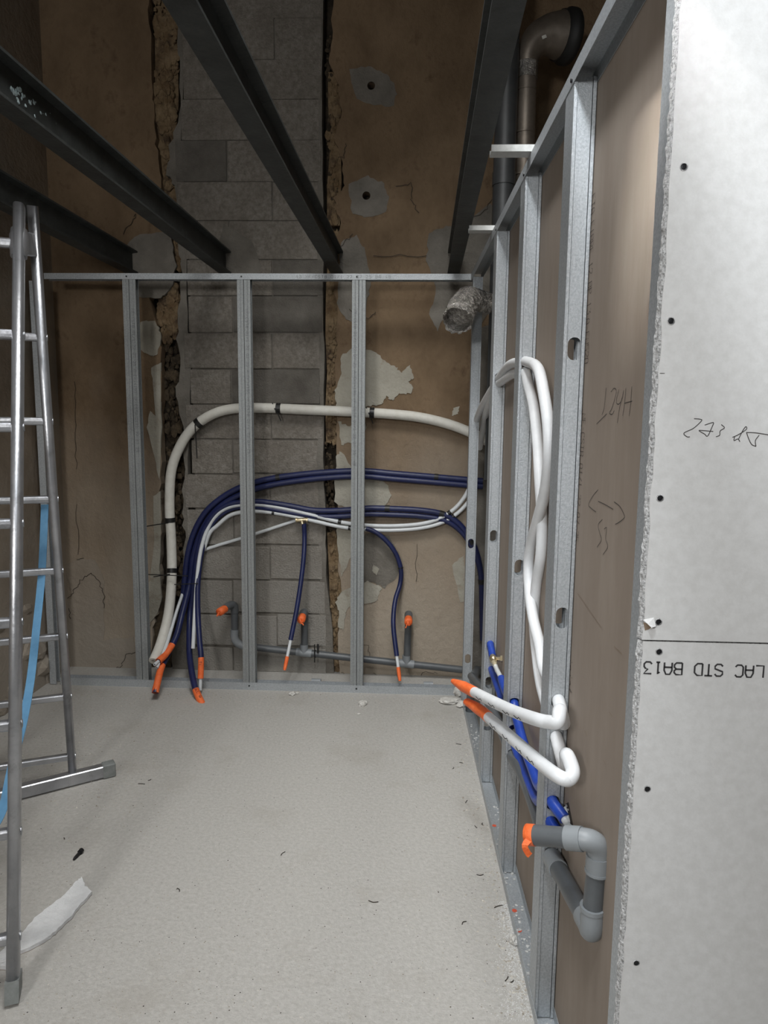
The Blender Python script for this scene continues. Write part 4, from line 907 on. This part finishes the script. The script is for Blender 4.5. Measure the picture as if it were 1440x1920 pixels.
# grey drain
dr = thing('drain_pipe', 'grey plastic drain running through the partition to a taped outlet near the camera', 'drain pipe', pp(1.6, .024, .3))
low = [P_(884, 1268, .02), P_(908, 1300), P_(940, 1365), pp(2.15, .024, .412), P_(975, 1440, .024), P_(1000, 1500, .024), pp(1.584, .0235, .44)]
low2 = spline(low, 6)
tub(dr, 'pipe', low2, .0200, 'pvc')
bend = P_(1098, 1722, .020); v_lo = P_(1108, 1735, .016)
q0 = low[-1]
ELB = at_y(1109, 1742, 1.275); 
V0 = ELB + Vector((0, 0, .004)); V1 = at_y(1122, 1603, 1.275)
V1 = Vector((V0.x + (V1.x - V0.x), V0.y, V1.z))
c1 = q0.lerp(ELB, .22)
tub(dr, 'collar', [q0 + (q0 - ELB).normalized() * -.01, c1], .0232, 'pvc_light')
c2 = q0.lerp(ELB, .86)
tub(dr, 'pipe', [c1, c2], .0200, 'pvc')
dirn = (ELB - q0).normalized()
b = MB(); b.tube(spline([c2 - dirn * .004, c2.lerp(ELB, .5), ELB + Vector((.0, .004, -.004)), ELB + Vector((0, -.002, .012)), V0 + Vector((0, 0, .042))], 6), .0225, 18); b.tube([V0 + Vector((0, 0, .038)), V0 + Vector((0, 0, .046))], .0248, 18); b.build('elbow', 'pvc_light', dr)
S0 = at_y(1090, 1573, 1.275); S1 = at_y(990, 1565, 1.33)
tub(dr, 'riser', [V0 + Vector((0, 0, .03)), V1], .0200, 'pvc')
sd = (S1 - S0).normalized()
CR = Vector((V1.x, V1.y, S0.z + (S0 - S1).normalized().z * 0.0))
b = MB(); b.tube([V1 + Vector((0, 0, -.034)), V1 + Vector((0, 0, .0))], .0236, 18); b.tube([V1 + Vector((0, 0, -.036)), V1 + Vector((0, 0, -.031))], .0248, 18)
b.tube(bez(V1 + Vector((0, 0, .0)), V1 + Vector((0, 0, .026)), S0 - sd * .026, S0 + sd * .006), .0214, 18); b.tube([S0 - sd * .002, S0 + sd * .030], .0236, 18)
b.build('elbow', 'pvc_light', dr)
stub = tub(dr, 'stub', [S0, S1], .0200, 'pvc')
b = MB(); b.tube([S1 - sd * .016, S1 + sd * .002, S1 + sd * .005], .0, 16, rs=[.0208, .0212, .015])
e = S1 + Vector((.002, -.018, .004)); b.sweep(spline([e, at_y(984, 1585, 1.30), at_y(990, 1600, 1.30), at_y(994, 1604, 1.30)], 4), [(-.006, -.0006), (.006, -.0006), (.006, .0006), (-.006, .0006)], UX); tag(b.build('tape_cap', 'orange', stub), 'orange tape over the mouth with a dangling tail')
# elbow joining at the far corner, dark
tub(dr, 'far_pipe', [at_y(935, 1263, Yd) + Vector((-.02, 0, 0)), P_(884, 1268, .05) + Vector((.03, .1, 0)), P_(888, 1275, .03)], .0215, 'pvc')
tub(dr, 'down_pipe', [P_(880, 1340, .03), P_(884, 1290, .03)], .022, 'pvc')

# ------------------------------------------------------------------ ducts at the top of the corner
dx = at_y(988, 300, 3.55)
t = thing('steel_duct', 'spiral steel duct rising to a wide elbow above the partition', 'duct', (dx.x, 3.55, 1.4))
r = .0475
tp = at_y(988, 128, 3.55); b = MB(); b.tube([Vector((dx.x, 3.55, 1.2)), Vector((tp.x, 3.55, tp.z))], r, 20); b.build('duct_tube', 'duct', t)
for k in range(9):
    z = 1.9 + k * .19; b = MB()
    if z < tp.z: b.tube([Vector((tp.x, 3.55, z)), Vector((tp.x, 3.55, z + .006))], r + .0025, 20); b.build('seam', 'duct', t)
b = MB(); b.tube([Vector((tp.x, 3.55, tp.z - .05)), Vector((tp.x, 3.55, tp.z + .02))], r + .004, 20); tag(b.build('foil_band', 'foil', t), 'shiny foil tape band')
m0 = at_y(1052, 67, 3.58); b = MB(); b.tube(spline([Vector((tp.x, 3.55, tp.z)), at_y(991, 100, 3.55), at_y(1006, 77, 3.555), at_y(1028, 67, 3.565), m0], 5), .05, 20, rs=[.048 + .056 * (k / 20) ** 1.2 for k in range(21)]); b.build('elbow', 'duct', t)
ax = Vector((.94, .33, .02)).normalized(); b = MB(); b.tube([m0 - ax * .012, m0 + ax * .012, m0 + ax * .02, m0 + ax * .05, m0 + ax * .055], .1, 24, rs=[.106, .109, .118, .118, .112], hollow=.9); tag(b.build('mouth_ring', 'gasket', t), 'black rubber ring at the mouth')
b = MB(); q = at_y(1018, 62, 3.488); b.box(q, (.02, .003, .05), ax=((UX + UZ * .4).normalized(), UY, (UZ - UX * .4).normalized())); tag(b.build('sticker', 'chunk', t), 'small pale paper sticker')
fx = at_y(945, 330, 3.5)
t = thing('flue_pipe', 'dark grey flue pipe standing left of the spiral duct', 'duct', (fx.x, 3.5, 1.4))
b = MB(); b.tube([Vector((fx.x, 3.5, 1.2)), Vector((fx.x, 3.5, 4.0))], .052, 20); b.build('flue_tube', 'flue', t)
b = MB(); b.tube([Vector((fx.x, 3.5, 2.6)), Vector((fx.x, 3.5, 2.66))], .055, 20); b.build('joint_collar', 'flue', t)
# crinkled flexible duct hanging by the corner
t = thing('flexible_duct', 'crinkled foil flexible duct hanging open-ended in the back corner', 'duct', at_y(870, 580, 3.42))
fp = spline([at_y(858, 600, 3.26), at_y(862, 589, 3.295), at_y(868, 576, 3.34), at_y(877, 565, 3.40), at_y(890, 561, 3.45), at_y(906, 566, 3.48), at_y(925, 570, 3.49), at_y(945, 572, 3.49)], 16)
m_ = len(fp); rnd = random.Random(6)
b = MB(); n = 40
vs = []; pa = None; run = 0.0
for i in range(m_):
    tg = (fp[min(i + 1, m_ - 1)] - fp[max(i - 1, 0)]).normalized()
    if i: run += (fp[i] - fp[i - 1]).length
    if pa is None: pa = (UX - tg * UX.dot(tg)).normalized()
    pa = (pa - tg * pa.dot(tg)).normalized(); pb = tg.cross(pa)
    base = .066 if run < .20 else .066 - .018 * min(1, (run - .20) / .05)
    for k in range(n):
        a = 2 * math.pi * k / n
        rr_ = base + .0038 * math.sin(2 * math.pi * run / .021) + .0035 * noise.noise(Vector((math.cos(a) * 5, math.sin(a) * 5, run * 90))) + rnd.uniform(-.0016, .0016)
        vs.append(fp[i] + pa * (math.cos(a) * rr_) + pb * (math.sin(a) * rr_))
b.add(vs, [(i * n + k, i * n + (k + 1) % n, (i + 1) * n + (k + 1) % n, (i + 1) * n + k) for i in range(m_ - 1) for k in range(n)], False)
b.build('foil_hose', 'foil', t)
b = MB(); ring0 = [vs[k] for k in range(n)]; c0 = fp[0]; tg = (fp[0] - fp[2]).normalized()
ring1 = [p + tg * rnd.uniform(.002, .014) + (p - c0) * rnd.uniform(-.06, .12) for p in ring0]; ring2 = [c0 + (p - c0) * .9 for p in ring0]; ring3 = [c0 - tg * .05 + (p - c0) * .85 for p in ring0]
b.add(ring0 + ring1 + ring2 + ring3, [(k, (k + 1) % n, n + (k + 1) % n, n + k) for k in range(n)] + [(n + k, n + (k + 1) % n, 2 * n + (k + 1) % n, 2 * n + k) for k in range(n)] + [(2 * n + k, 2 * n + (k + 1) % n, 3 * n + (k + 1) % n, 3 * n + k) for k in range(n)] + [tuple(range(3 * n, 4 * n))])
tag(b.build('torn_rim', 'foil', t), 'torn crumpled rim of the open end')

# ------------------------------------------------------------------ things lying on the floor
def chunk(px, py, r, label, sq=(1, 1, .6), cat='plaster lump', seed=1):
    p = at_z(px, py); b = MB(); rock(b, (p.x, p.y, r * sq[2] * .8), r, seed, 3, sq); o = b.build('plaster_lump', 'chunk'); return tag(o, label, cat, 'plaster lumps on the floor')
chunk(680, 1322, .022, 'white plaster lump alone on the floor before the third stud', seed=3)
chunk(548, 1303, .016, 'small white plaster lump touching the track in the middle bay', seed=4)
chunk(558, 1301, .009, 'tiny white crumb right beside the small plaster lump', seed=5)
chunk(842, 1318, .040, 'flat white plaster lump at the back right corner, largest of the heap', (1.2, .8, .35), seed=7)
chunk(866, 1324, .032, 'white plaster lump against the partition track, rightmost of the heap', (.8, 1, .5), seed=8)
chunk(858, 1305, .028, 'white plaster lump standing behind the flat one in the corner heap', (.8, .8, 1.0), seed=9)
chunk(673, 1340, .008, 'grey crumb on the floor in front of the lone plaster lump', seed=10)
chunk(962, 1768, .016, 'curled brown-grey scrap by the partition track near the camera', (.8, .8, .8), seed=12)
# white offcut strip
P = [(173, 1672), (160, 1660), (153, 1644), (143, 1652), (130, 1668), (112, 1684), (90, 1700), (66, 1720), (40, 1750), (12, 1772), (-10, 1796), (-14, 1812), (10, 1812), (34, 1784), (60, 1774), (90, 1757), (110, 1740), (135, 1716), (152, 1694)]
P = [at_z(*p, .012) for p in P]; rnd = random.Random(1); Q = []
for i in range(len(P)):
    a, c = P[i], P[(i + 1) % len(P)]
    for k in range(4): p = a.lerp(c, k / 4); Q.append(p + Vector((rnd.uniform(-.0025, .0025), rnd.uniform(-.0025, .0025), 0)))
t = thing('board_offcut', 'white torn strip of board lying on the floor beside the ladder foot', 'board offcut', Q[0])
b = MB(); b.prism(Q, (0, 0, -.0105)); b.build('strip', 'offcut', t)
b = MB(); b.prism([Vector((p.x, p.y, .0015)) for p in Q], (0, 0, -.0012)); b.build('paper_backing', 'brown_edge', t)
# black wall plug
p = at_z(148, 1600, .008); q = at_z(141, 1608, .006); d = (p - q).normalized(); pe = p + d * .012
t = thing('wall_plug', 'black plastic plug lying on the floor near the white strip', 'wall plug', q)
b = MB(); b.tube([q - d * .010, q, p, pe], .005, 10, rs=[.0028, .0052, .0052, .0052]); b.tube([p + d * .004, pe + d * .005], .0085, 10); b.build('plug_body', 'screw', t)
# grit and shavings
def scatter(name, label, n_, fn, rng, m, seed):
    b = MB(); rnd = random.Random(seed)
    for q in range(n_):
        px, py = fn(rnd); p = at_z(px, py); r = rnd.uniform(*rng)
        if p.x < LW + .01 or p.y > 3.92: continue
        k = 5; a0 = rnd.random() * 6; h = r * rnd.uniform(.5, 1.1); e = rnd.uniform(.5, 1)
        ring = [p + Vector((math.cos(a0 + j * 6.283 / k) * r, math.sin(a0 + j * 6.283 / k) * r * e, 0)) for j in range(k)]
        b.add(ring + [p + Vector((rnd.uniform(-.3, .3) * r, rnd.uniform(-.3, .3) * r, h))], [(j, (j + 1) % k, k) for j in range(k)])
    return tag(b.build(name, m), label, 'grit', kind='stuff')
def f_all(r): return r.uniform(-20, 990), 1290 + 640 * r.random() ** 1.2
def f_edge(r):
    c = r.random()
    if c < .35: return r.uniform(90, 880), 1296 + abs(r.gauss(0, 14))
    if c < .7:
        y = r.uniform(1340, 1915); return 885 + .228 * (y - 1400) - abs(r.gauss(0, 26)) - 2, y
    return r.gauss(180, 70), r.gauss(1420, 60)
scatter('floor_grit', 'fine pale grit scattered over the concrete floor', 2600, f_all, (.0007, .0026), 'grit', 1)
scatter('floor_dirt', 'tiny dark crumbs scattered over the concrete floor', 500, f_all, (.0008, .0022), 'crack', 5)
def f_pow(r):
    y = r.uniform(1690, 1915); return 885 + .228 * (y - 1400) - abs(r.gauss(0, 16)) * (y - 1600) / 160 - 1, y
scatter('floor_powder', 'white gypsum powder dusting the floor beside the near end of the track', 1500, f_pow, (.0007, .0022), 'pale_tint', 6)
scatter('floor_grit', 'coarser grit heaped along the tracks and the ladder foot', 1500, f_edge, (.0010, .0045), 'grit', 2)
mb = MB(); rnd = random.Random(8)
for q in [(865, 1430), (850, 1440), (860, 1395), (893, 1550), (905, 1545), (870, 1730), (960, 1840), (950, 1835), (935, 1700), (700, 1690), (530, 1600), (335, 1668), (280, 1462), (265, 1470), (900, 1640), (875, 1503), (120, 1572)]:
    p = at_z(*q, .0022); L = rnd.uniform(.006, .016); a = rnd.random() * 6; d = Vector((math.cos(a), math.sin(a), 0)); e = Vector((-d.y, d.x, 0))
    mb.tube(spline([p - d * L + e * rnd.uniform(-.004, .004), p + e * rnd.uniform(-.004, .004), p + d * L], 4), .0013, 5)
tag(mb.build('shavings', 'crack'), 'dark curled shavings scattered on the floor by the partition', 'shavings', kind='stuff')
print('objects', len(bpy.data.objects))
